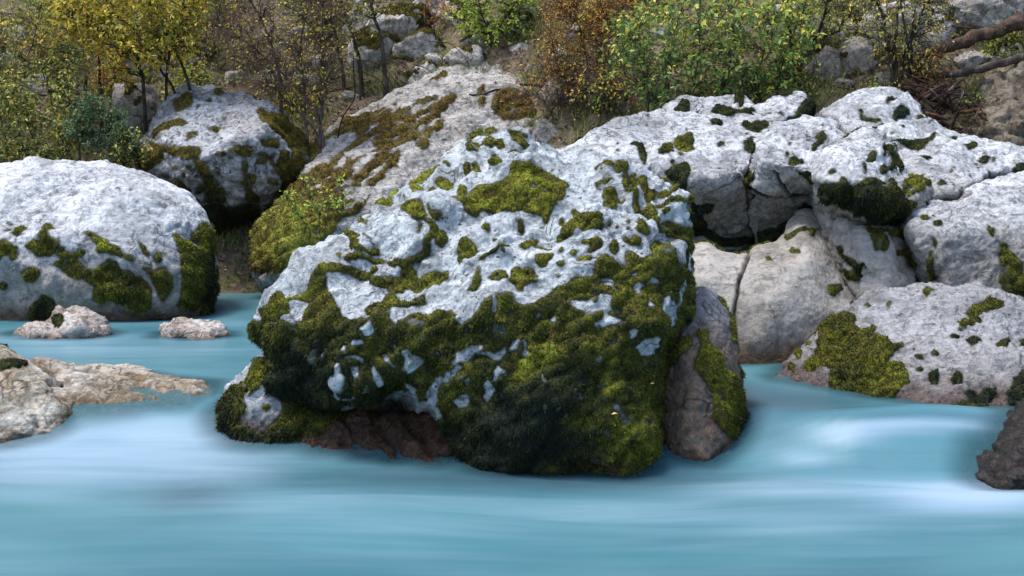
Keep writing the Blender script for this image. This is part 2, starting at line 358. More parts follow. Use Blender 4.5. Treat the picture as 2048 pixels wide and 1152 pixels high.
# ------------------------------------------------------------------ stones
ROCK_GEO = []                                   # (verts, tris) of everything the water can touch
def poly_mask(P, xx, yy):
    ins = np.zeros(xx.shape, bool)
    for (ax, ay), (bx, by) in zip(P, P[1:]+P[:1]):
        if ay == by: continue
        ins ^= ((ay > yy) != (by > yy)) & (xx < (bx-ax)*(yy-ay)/(by-ay)+ax)
    return ins
def seg_dist(P, xx, yy):
    d = np.full(xx.shape, 1e9)
    for (ax, ay), (bx, by) in zip(P, P[1:]+P[:1]):
        L = max((bx-ax)**2+(by-ay)**2, 1e-9)
        t = np.clip(((xx-ax)*(bx-ax)+(yy-ay)*(by-ay))/L, 0, 1)
        d = np.minimum(d, (xx-ax-t*(bx-ax))**2+(yy-ay-t*(by-ay))**2)
    return np.sqrt(d)
def nblur(a, m, r):
    def box(q):
        for ax in (0, 1):
            c = np.cumsum(np.pad(q, [(r+1, r) if i == ax else (0, 0) for i in (0, 1)]), axis=ax)
            n = q.shape[ax]; q = np.take(c, np.arange(2*r+1, 2*r+1+n), ax)-np.take(c, np.arange(n), ax)
        return q
    for _ in range(2):
        a = box(np.where(m, a, 0))/np.maximum(box(m.astype(float)), 1e-6)
    return a
def chaikin(pts, n=1):
    for _ in range(n):
        q = []
        for a, b in zip(pts, pts[1:]+pts[:1]):
            q += [tuple(0.8*i+0.2*j for i, j in zip(a, b)), tuple(0.2*i+0.8*j for i, j in zip(a, b))]
        pts = q
    return pts
def shell(outline, pts, T, R, step=4.0, blur=2, vox=3.0, bumps=(), lip=1.0):
    """closed stone: front relief through control points (px, py, distance), rounded rim, bulging back; voxel remeshed"""
    O = chaikin(list(outline), 1); P2 = [(x, y) for x, y, d in O]
    ctr = [Vector((x, y)) for x, y, d in list(O)+list(pts)]; dep = [d for x, y, d in list(O)+list(pts)]
    n = len(O); ed = [(i, (i+1) % n) for i in range(n)]
    vo, eo, fo, ov, oe, of = delaunay_2d_cdt(ctr, ed, [], 1, 1e-4)
    vd = [np.mean([dep[k] for k in o]) if o else np.mean(dep) for o in ov]
    xs = [p[0] for p in P2]; ys = [p[1] for p in P2]
    gx = np.arange(min(xs)-2*step, max(xs)+2.5*step, step); gy = np.arange(min(ys)-2*step, max(ys)+2.5*step, step)
    xx, yy = np.meshgrid(gx, gy); m = poly_mask(P2, xx, yy)
    D = np.full(xx.shape, np.nan)
    for f in fo:
        a, b, c = (vo[i] for i in f); da, db, dc = (vd[i] for i in f)
        den = (b.y-c.y)*(a.x-c.x)+(c.x-b.x)*(a.y-c.y)
        if abs(den) < 1e-9: continue
        i0, i1 = np.searchsorted(gx, [min(a.x, b.x, c.x)-1e-6, max(a.x, b.x, c.x)+1e-6]); j0, j1 = np.searchsorted(gy, [min(a.y, b.y, c.y)-1e-6, max(a.y, b.y, c.y)+1e-6])
        X = xx[j0:j1, i0:i1]; Y = yy[j0:j1, i0:i1]
        l1 = ((b.y-c.y)*(X-c.x)+(c.x-b.x)*(Y-c.y))/den; l2 = ((c.y-a.y)*(X-c.x)+(a.x-c.x)*(Y-c.y))/den; l3 = 1-l1-l2
        k = (l1 > -1e-6) & (l2 > -1e-6) & (l3 > -1e-6)
        D[j0:j1, i0:i1][k] = (l1*da+l2*db+l3*dc)[k]
    m &= ~np.isnan(D); D = np.where(m, D, 0)
    if blur: D = np.where(m, nblur(D, m, blur), 0)
    for bx, by, r, amt in bumps: D = D+amt*np.exp(-((xx-bx)**2+(yy-by)**2)/(r*r))
    ds = seg_dist(P2, xx, yy)*D/F                                       # metres from the rim
    q = np.clip(ds/R, 0, 1); D = D+lip*R*(1-np.sqrt(1-(1-q)**2))
    W = max(ds[m].max(), 1e-3); th = T*np.sqrt(1-(1-np.clip(ds/W, 0, 1))**2)
    mp = np.pad(m, 1); rim = m.copy()
    full = np.ones_like(m)
    for a in (0, 1, 2):
        for b in (0, 1, 2): full &= mp[a:a+m.shape[0], b:b+m.shape[1]]
    rim &= ~full; th = np.where(rim, 0, np.maximum(th, 0.02))
    idx = -np.ones(m.shape, int); idx[m] = np.arange(m.sum()); nf = int(m.sum())
    back = idx.copy(); inner = m & ~rim; back[inner] = nf+np.arange(inner.sum())
    V = np.concatenate([world(xx[m], yy[m], D[m]), world(xx[inner], yy[inner], (D+th)[inner])])
    c = m[:-1, :-1] & m[1:, :-1] & m[:-1, 1:] & m[1:, 1:]
    use = c & ~(rim[:-1, :-1] & rim[1:, :-1] & rim[:-1, 1:] & rim[1:, 1:])
    def qd(ix): return np.stack([ix[:-1, :-1][use], ix[1:, :-1][use], ix[1:, 1:][use], ix[:-1, 1:][use]], -1)
    me = mesh_from('tmp', V, [qd(idx), qd(back)[:, ::-1]])
    return remesh(me, vox*float(np.mean(D[m]))/F)
def remesh(me, vs):
    o = bpy.data.objects.new('tmp', me); COL.objects.link(o)
    md = o.modifiers.new('r', 'REMESH'); md.mode = 'VOXEL'; md.voxel_size = vs
    dg = bpy.context.evaluated_depsgraph_get()
    r = bpy.data.meshes.new_from_object(o.evaluated_get(dg))
    bpy.data.objects.remove(o); bpy.data.meshes.remove(me)
    V, Q = arrays(r); bpy.data.meshes.remove(r)
    lab = components(len(V), Q); cnt = np.bincount(lab, minlength=len(V)); Q = Q[lab[Q[:, 0]] == cnt.argmax()]
    V, Q = thin_back(V, Q, vs); lab = components(len(V), Q); Q = Q[lab[Q[:, 0]] == np.bincount(lab[Q].ravel(), minlength=len(V)).argmax()]
    u = np.unique(Q); r_ = np.zeros(len(V), int); r_[u] = np.arange(len(u)); V = V[u]; Q = r_[Q]
    E = np.concatenate([Q[:, [0, 1]], Q[:, [1, 2]], Q[:, [2, 3]], Q[:, [3, 0]]])
    for _ in range(2):                                              # relax voxel steps
        a = np.stack([np.bincount(E[:, 0], V[E[:, 1], k], len(V))+np.bincount(E[:, 1], V[E[:, 0], k], len(V)) for k in range(3)], -1)
        cnt = np.bincount(E[:, 0], minlength=len(V))+np.bincount(E[:, 1], minlength=len(V))
        V = 0.45*V+0.55*a/np.maximum(cnt, 1)[:, None]
    return V, Q
def thin_back(V, Q, vs):
    """the side that faces away from the river view, and the drowned foot, get coarser facets"""
    N = normals(V, Q); view = V-np.array([0, 0, HC]); vn = view/np.linalg.norm(view, axis=1)[:, None]
    far = ((N*vn).sum(1) > 0.22) | (V[:, 2] < level(V[:, 0], V[:, 1])-0.3)
    if not far.any(): return V, Q
    key = np.floor(V[far]/(7.5*vs)).astype(np.int64); key = key@np.array([1, 1 << 20, 1 << 40])
    _, inv = np.unique(key, return_inverse=True); nc = inv.max()+1
    cen = np.stack([np.bincount(inv, V[far][:, k], nc) for k in range(3)], -1)/np.bincount(inv, minlength=nc)[:, None]
    mp = np.empty(len(V), int); nk = int((~far).sum()); mp[~far] = np.arange(nk); mp[far] = nk+inv
    V = np.concatenate([V[~far], cen]); q = mp[Q]
    out = []
    eq = [q[:, i] == q[:, (i+1) % 4] for i in range(4)]; ne = sum(e.astype(int) for e in eq); dg = (q[:, 0] == q[:, 2]) | (q[:, 1] == q[:, 3])
    out.append(q[(ne == 0) & ~dg])
    for i in range(4):                                                      # one collapsed edge leaves a triangle
        t = q[(ne == 1) & eq[i]]; a, b, c = t[:, (i+1) % 4], t[:, (i+2) % 4], t[:, (i+3) % 4]
        ok = (a != b) & (b != c) & (a != c); out.append(np.stack([a, b, c, c], -1)[ok])
    q = np.concatenate(out)
    _, first = np.unique(np.sort(q, 1), axis=0, return_index=True)
    return V, q[np.sort(first)]
def arrays(me):
    V = np.empty(len(me.vertices)*3, np.float32); me.vertices.foreach_get('co', V)
    k = np.empty(len(me.loops), np.int32); me.loops.foreach_get('vertex_index', k)
    return V.reshape(-1, 3).astype(float), k.reshape(-1, 4)
def normals(V, Q):
    n = np.cross(V[Q[:, 2]]-V[Q[:, 0]], V[Q[:, 3]]-V[Q[:, 1]]); N = np.zeros_like(V)
    for k in range(4):
        for a in range(3): N[:, a] += np.bincount(Q[:, k], n[:, a], len(V))
    return N/np.maximum(np.linalg.norm(N, axis=1), 1e-12)[:, None]

def facets(P, s, off=0.0):
    """continuous relief of flat planes meeting in sharp creases"""
    r = np.random.RandomState(int(abs(off)*10)+3); v = 0
    for k in range(4):
        d = r.normal(size=3); d /= np.linalg.norm(d); t = P@d*s*r.uniform(.7, 1.3)+r.rand()*5
        v = v+(np.abs(t-np.floor(t)-.5)-.25)*r.uniform(.7, 1.3)
    return v
def rough(V, N, facet=0.0, facet_s=2.2, big=0.06, mid=0.025, fine=0.008, scoop=0.0, scoop_s=3.0, bed=0.0, bed_s=5.0, fs=1.0, off=0.0, dirn=(0.35, 0.25, 0.9)):
    """weathered limestone relief: lobes, facets, scoops with sharp rims, bedding ledges, grain"""
    wv = V+0.12*np.stack([fbm(V, 1.3, 2, off=off+k) for k in (1, 2, 3)], -1)
    d = big*fbm(wv, 1.1*fs, 3, off=off)+mid*ridged(wv, 2.9*fs, 3, off=off+3)
    d1, d2 = cells(wv, 2.1*fs, off+1, True); d = d-0.9*mid*np.exp(-((d2-d1)/0.07)**2)*sstep(0.0, 0.25, fbm(V, 0.9*fs, 2, off=off+9))
    if facet: d = d+facet*0.7*facets(V+.25*(wv-V), .8*facet_s*fs, off+2)+0.45*facet*facets(V+.35*(wv-V), 2.3*facet_s*fs, off+6)+.2*facet*facets(V, 6.1*facet_s*fs, off+11)
    if scoop: d = d+scoop*(cells(wv*np.array([1, 1, 1.35]), scoop_s*fs, off+4)**2-0.3)+0.35*scoop*(cells(wv, 2.4*scoop_s*fs, off+7)**2-0.3)
    if bed:
        t = wv@np.array(dirn)*bed_s*fs+0.6*fbm(V, 1.6, 3, off=off+2); f_ = t % 1.0; d = d+bed*(np.where(f_ < .88, f_/.88, (1-f_)/.12)-.5)*(0.4+0.6*sstep(-0.2, 0.3, fbm(V, 1.0, 2, off=off+6)))
    d = d+1.7*fine*(fbm(V, 9*fs, 3, 0.65, off=off+5)+0.7*ridged(V, 19*fs, 2, off=off+8))
    return V+N*d[:, None]

def components(nv, Q):
    lab = np.arange(nv)
    E = np.concatenate([Q[:, [0, 1]], Q[:, [1, 2]], Q[:, [2, 3]], Q[:, [3, 0]]])
    while True:
        o = lab.copy(); m = np.minimum(lab[E[:, 0]], lab[E[:, 1]])
        np.minimum.at(lab, E[:, 0], m); np.minimum.at(lab, E[:, 1], m); lab = lab[lab]
        if (o == lab).all(): return lab
RNG = np.random.RandomState(11)
def blades(P, N, length, width, hang, tone, jit=0.6):
    """one thin leaflet per point: (verts, tris, tone)"""
    n = len(P); d = N+jit*RNG.normal(size=(n, 3)); d[:, 2] -= hang
    d /= np.linalg.norm(d, axis=1)[:, None]+1e-9
    s = np.cross(d, RNG.normal(size=(n, 3))); s /= np.linalg.norm(s, axis=1)[:, None]+1e-9
    L = (length*(0.5+RNG.rand(n)))[:, None]; wd = (width*(0.6+0.8*RNG.rand(n)))[:, None]
    V = np.stack([P-s*wd/2-N*0.004, P+s*wd/2-N*0.004, P+d*L+s*wd*0.1], 1).reshape(-1, 3)
    t = tone+0.16*RNG.normal(size=n); t3 = np.stack([t-0.12, t-0.12, t+0.08], 1).ravel()
    return V, np.arange(3*n).reshape(-1, 3), t3
def moss_parts(parent, V, Q, N, mv, tone, mat, thick, dens, blen, bwid, hang, minpx=60, label=None, wide=None):
    """raised cushions of moss over the stone where it grows; each separate cushion is its own part"""
    keep = mv[Q].mean(1) > 0.42
    q = Q[keep]
    if not len(q): return
    used = np.unique(q); re = -np.ones(len(V), int); re[used] = np.arange(len(used)); q = re[q]
    lump = 0.25+1.4*(0.5+fbm(V[used], 7.0, 4, 0.6, off=3)); k = sstep(0.42, 0.98, mv[used])
    base = V[used]; nn = N[used]
    kw = k if wide is None else k*(0.25+0.75*sstep(0.1, 0.8, wide[used]))
    P = base+nn*((kw*thick*lump+0.004*k)-0.006*(1-k))[:, None]; P[:, 2] -= 0.35*hang[used]*thick*k
    lab = components(len(P), q); px, py = project(P)
    cam_d_ = np.maximum(P[:, 1], 1.0)
    area = 0.5*np.linalg.norm(np.cross(P[q[:, 2]]-P[q[:, 0]], P[q[:, 3]]-P[q[:, 1]]), axis=1)
    fl = lab[q[:, 0]]; ids, inv = np.unique(fl, return_inverse=True)
    asz = np.bincount(inv, area*(F/cam_d_[q[:, 0]])**2)
    order = np.argsort(-asz); big = [i for i in order if asz[i] >= minpx][:300]; small = [i for i in order if i not in set(big)]
    groups = [([i], False) for i in big]+([(small, True)] if small else [])
    if wide is not None:
        fm_ = Q[(mv[Q].mean(1) <= 0.42) & (wide[Q].mean(1)*(0.75+1.1*fbm(V[Q[:, 0]], 14, 2, off=21)) > 0.30) & (wide[Q].mean(1) < 0.999)]
        if len(fm_):
            A = 0.5*np.linalg.norm(np.cross(V[fm_[:, 2]]-V[fm_[:, 0]], V[fm_[:, 3]]-V[fm_[:, 1]]), axis=1); nb = int(min(A.sum()*dens*0.35, 60000))
            pk = RNG.choice(len(fm_), nb, p=A/A.sum()); a = RNG.rand(nb, 1); b = RNG.rand(nb, 1); qq = fm_[pk]
            ip = lambda X: ((X[qq[:, 0]]*(1-a)+X[qq[:, 1]]*a)*(1-b)+(X[qq[:, 3]]*(1-a)+X[qq[:, 2]]*a)*b)
            bv, bf, bt = blades(ip(V), ip(N), blen*0.5*np.ones(nb), bwid*0.8, 0.3, ip(tone[:, None])[:, 0]-0.08)
            if nb:
                me = mesh_from('moss_film', bv, [bf]); attr(me, 'tone', bt); tag(put('moss_film', me, mat, parent, bv.mean(0)), kind='stuff')
    for gi, (ii, st) in enumerate(groups):
        fm = np.isin(inv, ii); f = q[fm]; u = np.unique(f); r2 = -np.ones(len(P), int); r2[u] = np.arange(len(u)); f2 = r2[f]
        A = area[fm]; nb = int(min(A.sum()*dens, 260000))
        pick = RNG.choice(len(f), nb, p=A/A.sum()) if nb else np.zeros(0, int)
        a = RNG.rand(nb, 1); b = RNG.rand(nb, 1); qq = f[pick]
        mixv = lambda X: ((X[qq[:, 0]]*(1-a)+X[qq[:, 1]]*a)*(1-b)+(X[qq[:, 3]]*(1-a)+X[qq[:, 2]]*a)*b)
        bp = mixv(P); bn = mixv(nn); bt = mixv(tone[used][:, None])[:, 0]; hg = mixv(hang[used][:, None])[:, 0]
        kk = mixv(k[:, None])[:, 0]
        bv, bf, btn = blades(bp, bn, blen*(0.35+0.65*kk)*(1+1.2*hg*kk), bwid, 0.25+1.5*hg, bt)
        W = np.concatenate([P[u], bv]); tn = np.concatenate([tone[used][u]-0.05, btn])
        me = mesh_from('moss', W, [f2, bf+len(u)]); attr(me, 'tone', tn)
        loc = P[u].mean(0)
        nm = 'moss_specks' if st else ('moss_carpet' if asz[ii[0]] > 9000 else 'moss_cushion')
        o = put(nm, me, mat, parent, loc)
        if st: tag(o, kind='stuff')
        elif label and gi == 0: o['label'] = label
def wide_soft(p):
    q = Paint(); q.a = p.a.copy(); return q.soft(5)
def stone(name, label, outline, pts, T, R, mat, moss=None, tone=(), tone0=0.5, hang=(), mossmat='moss', thick=0.016, dens=9000, blen=0.022, bwid=0.008,
          step=4.0, blur=2, vox=3.0, bumps=(), rk={}, warp=5.0, cat='boulder', group=None, stain=(), cracks=None, water=True, auto=0.0, minpx=60, mosslabel=None, lip=1.0, kind=None):
    V, Q = shell(outline, pts, T, R, step, blur, vox, bumps, lip)
    N = normals(V, Q); V0 = V
    V = rough(V, N, **rk)
    px, py = project(V0)
    wx = px+warp*fbm(V, 5.0, 3, 0.6, off=1)+0.9*warp*fbm(V, 22, 3, .6, off=2); wy = py+warp*fbm(V, 5.0, 3, 0.6, off=4)+0.9*warp*fbm(V, 22, 3, .6, off=6)
    view = V-np.array([0, 0, HC]); front = (N*view).sum(1) < 0.04*np.linalg.norm(view, axis=1)
    ck = np.zeros(len(V))
    if cracks is not None:
        ck = np.where(front, cracks.at(px+2.5*fbm(V, 7, 2), py+2.5*fbm(V, 7, 2, off=3)), 0); V = V-N*(0.07*ck)[:, None]
    N = normals(V, Q)
    mv = np.zeros(len(V))
    if moss is not None: mv = np.where(front, moss.at(wx, wy), 0)
    wide = wide_soft(moss).at(px, py) if moss is not None else np.ones(len(V))
    mv = np.clip(mv+0.55*(fbm(V, 30*7.9/max(V[:, 1].mean(), 4), 3, 0.7, off=12))*(mv > 0.02)*(mv < 0.999)-0.75*sstep(0.14, 0.34, fbm(V, 62/max(V[:, 1].mean(), 4), 3, .65, off=15))*(mv > 0)*(0.35+0.65*sstep(-.2, .25, fbm(V, 1.4, 2, off=19))), 0, 1)
    wild = sstep(0.12, 0.3, fbm(V, 1.6, 4, 0.6, off=8)+auto)*sstep(-0.9, -0.2, N[:, 2])
    mv = np.where(front, mv, wild if (auto or moss is not None) else 0)
    E = np.concatenate([Q[:, [0, 1]], Q[:, [1, 2]], Q[:, [2, 3]], Q[:, [3, 0]]])
    ms = mv
    for _ in range(2):
        s_ = np.bincount(E[:, 0], ms[E[:, 1]], len(V))+np.bincount(E[:, 1], ms[E[:, 0]], len(V)); c_ = np.bincount(E[:, 0], minlength=len(V))+np.bincount(E[:, 1], minlength=len(V))
        ms = 0.5*ms+0.5*s_/np.maximum(c_, 1)
    above = V[:, 2]-level(V[:, 0], V[:, 1])
    mv = mv*(above > -0.03); ms = ms*(above > -0.06)
    me = mesh_from(name, V, [Q])
    attr(me, 'moss', ms); attr(me, 'above', above); attr(me, 'crack', np.clip(ck, 0, 1))
    film = np.where(front, 2.2*wide*(1-wide), 0)*sstep(-.15, .3, fbm(V, 6, 3, .6, off=3)) if moss is not None else 0
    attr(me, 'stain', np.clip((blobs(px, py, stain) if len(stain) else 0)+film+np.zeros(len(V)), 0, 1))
    lo = V[:, 2].argmin(); loc = np.array([V[:, 0].mean(), V[:, 1].mean(), V[lo, 2]])
    o = put(name, me, M[mat], None, loc); tag(o, label, cat, group, kind)
    if mv.max() > 0.5:
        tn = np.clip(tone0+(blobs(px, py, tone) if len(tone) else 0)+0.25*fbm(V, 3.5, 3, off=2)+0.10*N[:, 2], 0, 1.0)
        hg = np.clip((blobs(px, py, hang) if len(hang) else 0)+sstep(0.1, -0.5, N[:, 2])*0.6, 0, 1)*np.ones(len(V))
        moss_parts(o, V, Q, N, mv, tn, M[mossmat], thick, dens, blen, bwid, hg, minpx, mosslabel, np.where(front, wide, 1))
    if water: ROCK_GEO.append((V, Q))
    return o
# ------------------------------------------------------------------ ground and riverbed
def grid_sheet(name, xs, ys, fz):
    xx, yy = np.meshgrid(xs, ys); zz = fz(xx, yy); ny, nx = xx.shape
    V = np.stack([xx.ravel(), yy.ravel(), zz.ravel()], -1); i = np.arange(nx*ny).reshape(ny, nx)
    Q = np.stack([i[:-1, :-1].ravel(), i[:-1, 1:].ravel(), i[1:, 1:].ravel(), i[1:, :-1].ravel()], -1)
    return V, Q
gxs = np.concatenate([np.arange(-60, -14, 1.5), np.arange(-14, 14, 0.13), np.arange(14, 61, 1.5)])
gys = np.concatenate([np.arange(-40, 12, 1.0), np.arange(12, 28, 0.12), np.arange(28, 80, 1.3)])
m = NT('forest_floor'); P = m.pos()
a = m.noise(P, 1.1, 6, 0.65, 0.5); b = m.noise(P, 9, 7, 0.7); c = m.noise(P, 45, 4, 0.6)
col = m.mix(m.rng(b, 0.4, 0.65), (0.13, 0.10, 0.07), (0.28, 0.22, 0.15))
col = m.mix(m.rng(a, 0.5, 0.62, 0, 0.8), col, (0.13, 0.135, 0.045))
col = m.mix(m.rng(c, 0.6, 0.7, 0, 0.5), col, (0.45, 0.37, 0.26))
sx = m.n('SeparateXYZ'); m.l(P, sx.inputs[0])
col = m.mix(m.rng(sx.outputs[2], -0.3, 0.25, 1, 0), col, (0.07, 0.07, 0.06))
M['floor'] = m.done(col, 0.95, m.bump(m.math('ADD', b, c), 0.8, 0.05), 0.1)
V, Q = grid_sheet('ground', gxs, gys, ground_z)
tag(put('ground', mesh_from('ground', V, [Q]), M['floor']), kind='structure')

# ------------------------------------------------------------------ the great mossy boulder in midstream
mo = Paint()
# upper carpet and cushions
mo.poly(Z0, [(1020,333),(1028,325),(1060,328),(1085,335),(1103,349),(1120,351),(1122,364),(1137,370),(1134,385),(1125,398),(1115,410),(1097,435),(1086,455),(1078,452),(1084,430),(1068,425),(1050,420),(1025,424),(1000,422),(965,420),(945,430),(935,425),(930,410),(905,403),(908,398),(935,395),(940,378),(960,365),(985,367),(1010,362),(1022,350)])
for p in ([(560,270),(620,210),(690,130),(740,60),(830,40),(920,15),(1010,20),(1040,60),(1025,120),(1055,180),(960,235),(880,230),(790,220),(740,270),(680,270),(620,320),(570,330)],
          [(150,90),(200,120),(240,160),(200,180),(170,140)], [(190,390),(210,340),(300,290),(400,285),(390,320),(320,350),(320,400)],
          [(400,480),(470,465),(555,460),(555,495),(510,530),(490,590),(440,615),(400,590),(390,530)], [(790,560),(820,495),(900,500),(960,540),(900,565)],
          [(830,360),(850,335),(920,345),(980,325),(1010,350),(1045,390),(1040,430),(970,445),(930,470),(915,450),(930,400),(880,375)],
          [(115,800),(140,730),(130,660),(220,625),(310,605),(360,640),(370,690),(405,720),(390,760),(300,810),(260,860),(200,890),(170,850),(150,830)],
          [(0,650),(60,670),(95,720),(80,800),(40,830),(0,800)], [(1420,60),(1450,80),(1490,140),(1535,200),(1510,265),(1460,255),(1410,230),(1430,150)],
          [(945,660),(985,600),(990,560),(1080,520),(1160,540),(1220,575),(1290,590),(1285,470),(1330,430),(1390,440),(1420,475),(1500,480),(1555,440),(1550,370),(1590,295),(1660,330),(1700,400),(1740,480),(1790,570),(1820,620),(1800,660),(1740,700),(1750,780),(1700,830),(1770,920),(1780,980),(1650,960),(1640,1080),(1700,1150),(1700,1300),(0,1300),(0,960),(60,960),(130,910),(180,930),(240,955),(360,950),(430,920),(540,860),(700,780),(800,730),(880,720),(960,715),(950,690)],
          [(1680,130),(1740,110),(1790,170),(1890,180),(1900,330),(1850,360),(1780,290),(1740,220)],
          [(1870,650),(1950,700),(1950,780),(1900,860),(2040,780),(2048,830),(1900,960),(1850,1150),(1740,1150),(1800,980),(1850,850)]): mo.poly(ZB, p)
mo.ell(ZB, (60,410,60,16),(635,600,42,34),(635,432,26,24),(757,460,30,30),(65,478,26,18),(250,547,18,10),(465,795,30,32),(1115,145,22,26),(1200,177,26,18),(1315,105,28,24),(1165,440,46,62),(1310,340,45,32),(1395,315,40,35),(640,110,22,30),(770,30,40,22))
mo.stroke(ZB, [(360,365),(440,370),(510,400)], 22); mo.stroke(ZB, [(1500,0),(1600,90),(1680,200),(1750,260),(1870,390)], 44)
mo.stroke(ZB, [(1905,130),(1890,400),(1860,600),(1845,850),(1830,1000),(1790,1150)], 48)
for p in ([(770,360),(790,335),(890,310),(895,330),(800,350)], [(820,370),(880,360),(910,390),(930,440),(960,380),(960,420),(900,480),(830,480),(830,420)],
          [(985,285),(1020,275),(1050,310),(1080,290),(1110,340),(1150,380),(1170,420),(1120,440),(1060,370),(1010,330)], [(1060,460),(1120,440),(1180,490),(1150,530),(1090,500)],
          [(190,20),(260,30),(320,60),(350,110),(330,130),(290,90),(220,50)], [(200,140),(270,110),(310,150),(290,170),(240,150)]): mo.poly(Z7, p)
mo.stroke(Z7, [(905,270),(950,270),(965,330)], 40); mo.stroke(Z7, [(980,360),(1020,400),(1040,460)], 30); mo.stroke(Z7, [(1180,460),(1250,460),(1320,465)], 25)
mo.ell(Z7, (1225,400,55,28),(1220,510,25,16),(795,268,22,14),(850,263,28,14),(105,153,16,16),(165,178,9,9),(40,157,16,9),(95,80,40,28),(162,85,30,18),(140,225,38,26),(0,262,35,20),(20,110,24,10))
for p in ([(1540,165),(1570,130),(1610,120),(1590,160),(1560,172)], [(1040,350),(1100,330),(1180,270),(1290,240),(1400,250),(1330,290),(1250,330),(1180,355),(1120,355),(1130,390),(1070,440),(1080,390),(1060,370)],
          [(980,460),(1060,430),(1100,470),(1010,480)], [(1130,460),(1200,470),(1280,470),(1300,540),(1290,590),(1240,610),(1200,570),(1190,530),(1130,530),(1170,510)],
          [(1330,480),(1385,490),(1370,530),(1355,590),(1340,560),(1330,520)], [(690,600),(720,560),(780,530),(805,545),(760,590),(700,615)],
          [(770,610),(810,605),(830,625),(900,640),(890,680),(930,660),(990,710),(990,755),(900,750),(860,740),(820,720),(840,690),(800,650)],
          [(930,940),(950,900),(1050,890),(1110,870),(1150,830),(1200,840),(1240,890),(1310,870),(1410,850),(1410,890),(1350,930),(1280,920),(1230,960),(1180,960),(1140,940),(1130,970),(1080,980),(1000,960)],
          [(1010,1000),(1060,980),(1110,1010),(1120,1050),(1190,1040),(1240,980),(1300,950),(1350,960),(1320,1000),(1240,1040),(1180,1080),(1080,1110),(1060,1152),(900,1152),(900,1080),(960,1040)],
          [(1480,790),(1500,690),(1530,670),(1560,690),(1600,740),(1560,780),(1510,790),(1490,825)], [(1840,700),(1870,680),(1960,655),(1950,690),(1880,720)],
          [(1660,930),(1700,890),(1750,880),(1780,910),(1770,960),(1720,950)], [(1790,970),(1810,880),(1870,860),(1920,850),(1965,910),(1940,960),(1860,1010),(1830,980)],
          [(280,1152),(300,1100),(350,1060),(380,980),(410,990),(440,1030),(500,990),(560,980),(600,920),(640,900),(690,890),(680,960),(730,980),(740,1050),(790,1110),(810,1152)]): mo.poly(Z5, p)
mo.stroke(Z5, [(1260,610),(1245,650)], 12); mo.stroke(Z5, [(1310,600),(1340,650),(1300,690),(1290,740),(1240,790),(1150,820),(1100,800)], 36); mo.stroke(Z5, [(810,790),(880,770),(960,785),(1040,790),(1080,820)], 26)
mo.stroke(Z5, [(610,930),(680,870),(720,850),(830,850),(900,880),(950,890)], 45); mo.stroke(Z5, [(1610,820),(1700,760),(1790,725)], 20); mo.stroke(Z5, [(1600,870),(1590,930),(1550,990),(1480,1070)], 45)
mo.stroke(Z5, [(560,690),(500,750),(450,800),(400,860),(340,940)], 32); mo.stroke(Z5, [(1550,100),(1620,100)], 14)
mo.ell(Z5, (1230,372,32,18),(1395,332,45,30),(1495,372,28,32),(1525,247,18,22),(1578,247,28,22),(1318,385,24,28),(1683,145,14,14),(1710,212,40,22),(1430,233,10,10),(1388,555,8,20),(1375,680,36,42),(640,675,38,18),(570,708,12,12),(908,570,24,12),(935,612,12,8),(768,785,16,12),(970,850,20,22),(1650,605,26,22),(1845,565,20,28),(1705,670,14,14),(1765,768,16,10),(1435,160,30,25))
# the shaggy lower half
mo.poly(Z0, [(505,640),(545,645),(600,640),(700,635),(735,645),(780,640),(800,640),(860,610),(900,612),(915,640),(935,650),(960,620),(1000,608),(1060,608),(1335,600),(1345,660),(1335,700),(1340,960),(950,980),(905,860),(885,815),(860,790),(790,775),(700,790),(660,835),(540,850),(530,705),(505,660)])
mo.ell(Z5, (925,705,25,25), v=0)
mo.poly(Z5, [(470,1060),(500,1040),(550,1050),(570,1080),(520,1110),(510,1152),(420,1140),(470,1120)], 0)
for p in ([(800,0),(1230,0),(1200,60),(1400,100),(1340,230),(1250,240),(1160,300),(1200,430),(1050,390),(950,310),(880,200),(790,90)], [(430,250),(500,205),(600,260),(540,340),(520,415),(430,415),(340,385),(430,355),(500,350),(440,290)],
          [(1500,130),(1640,70),(1680,140),(1620,215),(1530,210)], [(1440,380),(1530,340),(1620,310),(1780,230),(1880,140),(1940,90),(2048,40),(2048,290),(1930,270),(1800,320),(1700,330),(1620,380),(1550,420),(1540,470)],
          [(1170,490),(1260,465),(1280,520),(1190,570)], [(1010,770),(1110,765),(1100,795),(1030,795)], [(920,840),(970,850),(960,920),(980,1000),(930,1060),(880,1100),(830,1020),(870,990),(930,930)],
          [(1380,775),(1420,760),(1490,830),(1440,840)], [(1590,740),(1650,700),(1670,770),(1760,790),(1760,860),(1660,910),(1610,830)], [(830,1010),(870,1110),(1000,1080),(1150,1010),(1160,1030),(1010,1100),(870,1130)], [(1550,940),(1640,1000),(1720,1080),(1700,1100)]): mo.poly(ZC, p, 0)
mo.ell(ZC, (1110,640,60,28),(990,690,18,25),(1145,810,28,32),(1080,920,45,48),(1300,930,40,65),(1490,690,15,40),(765,745,12,20), v=0)
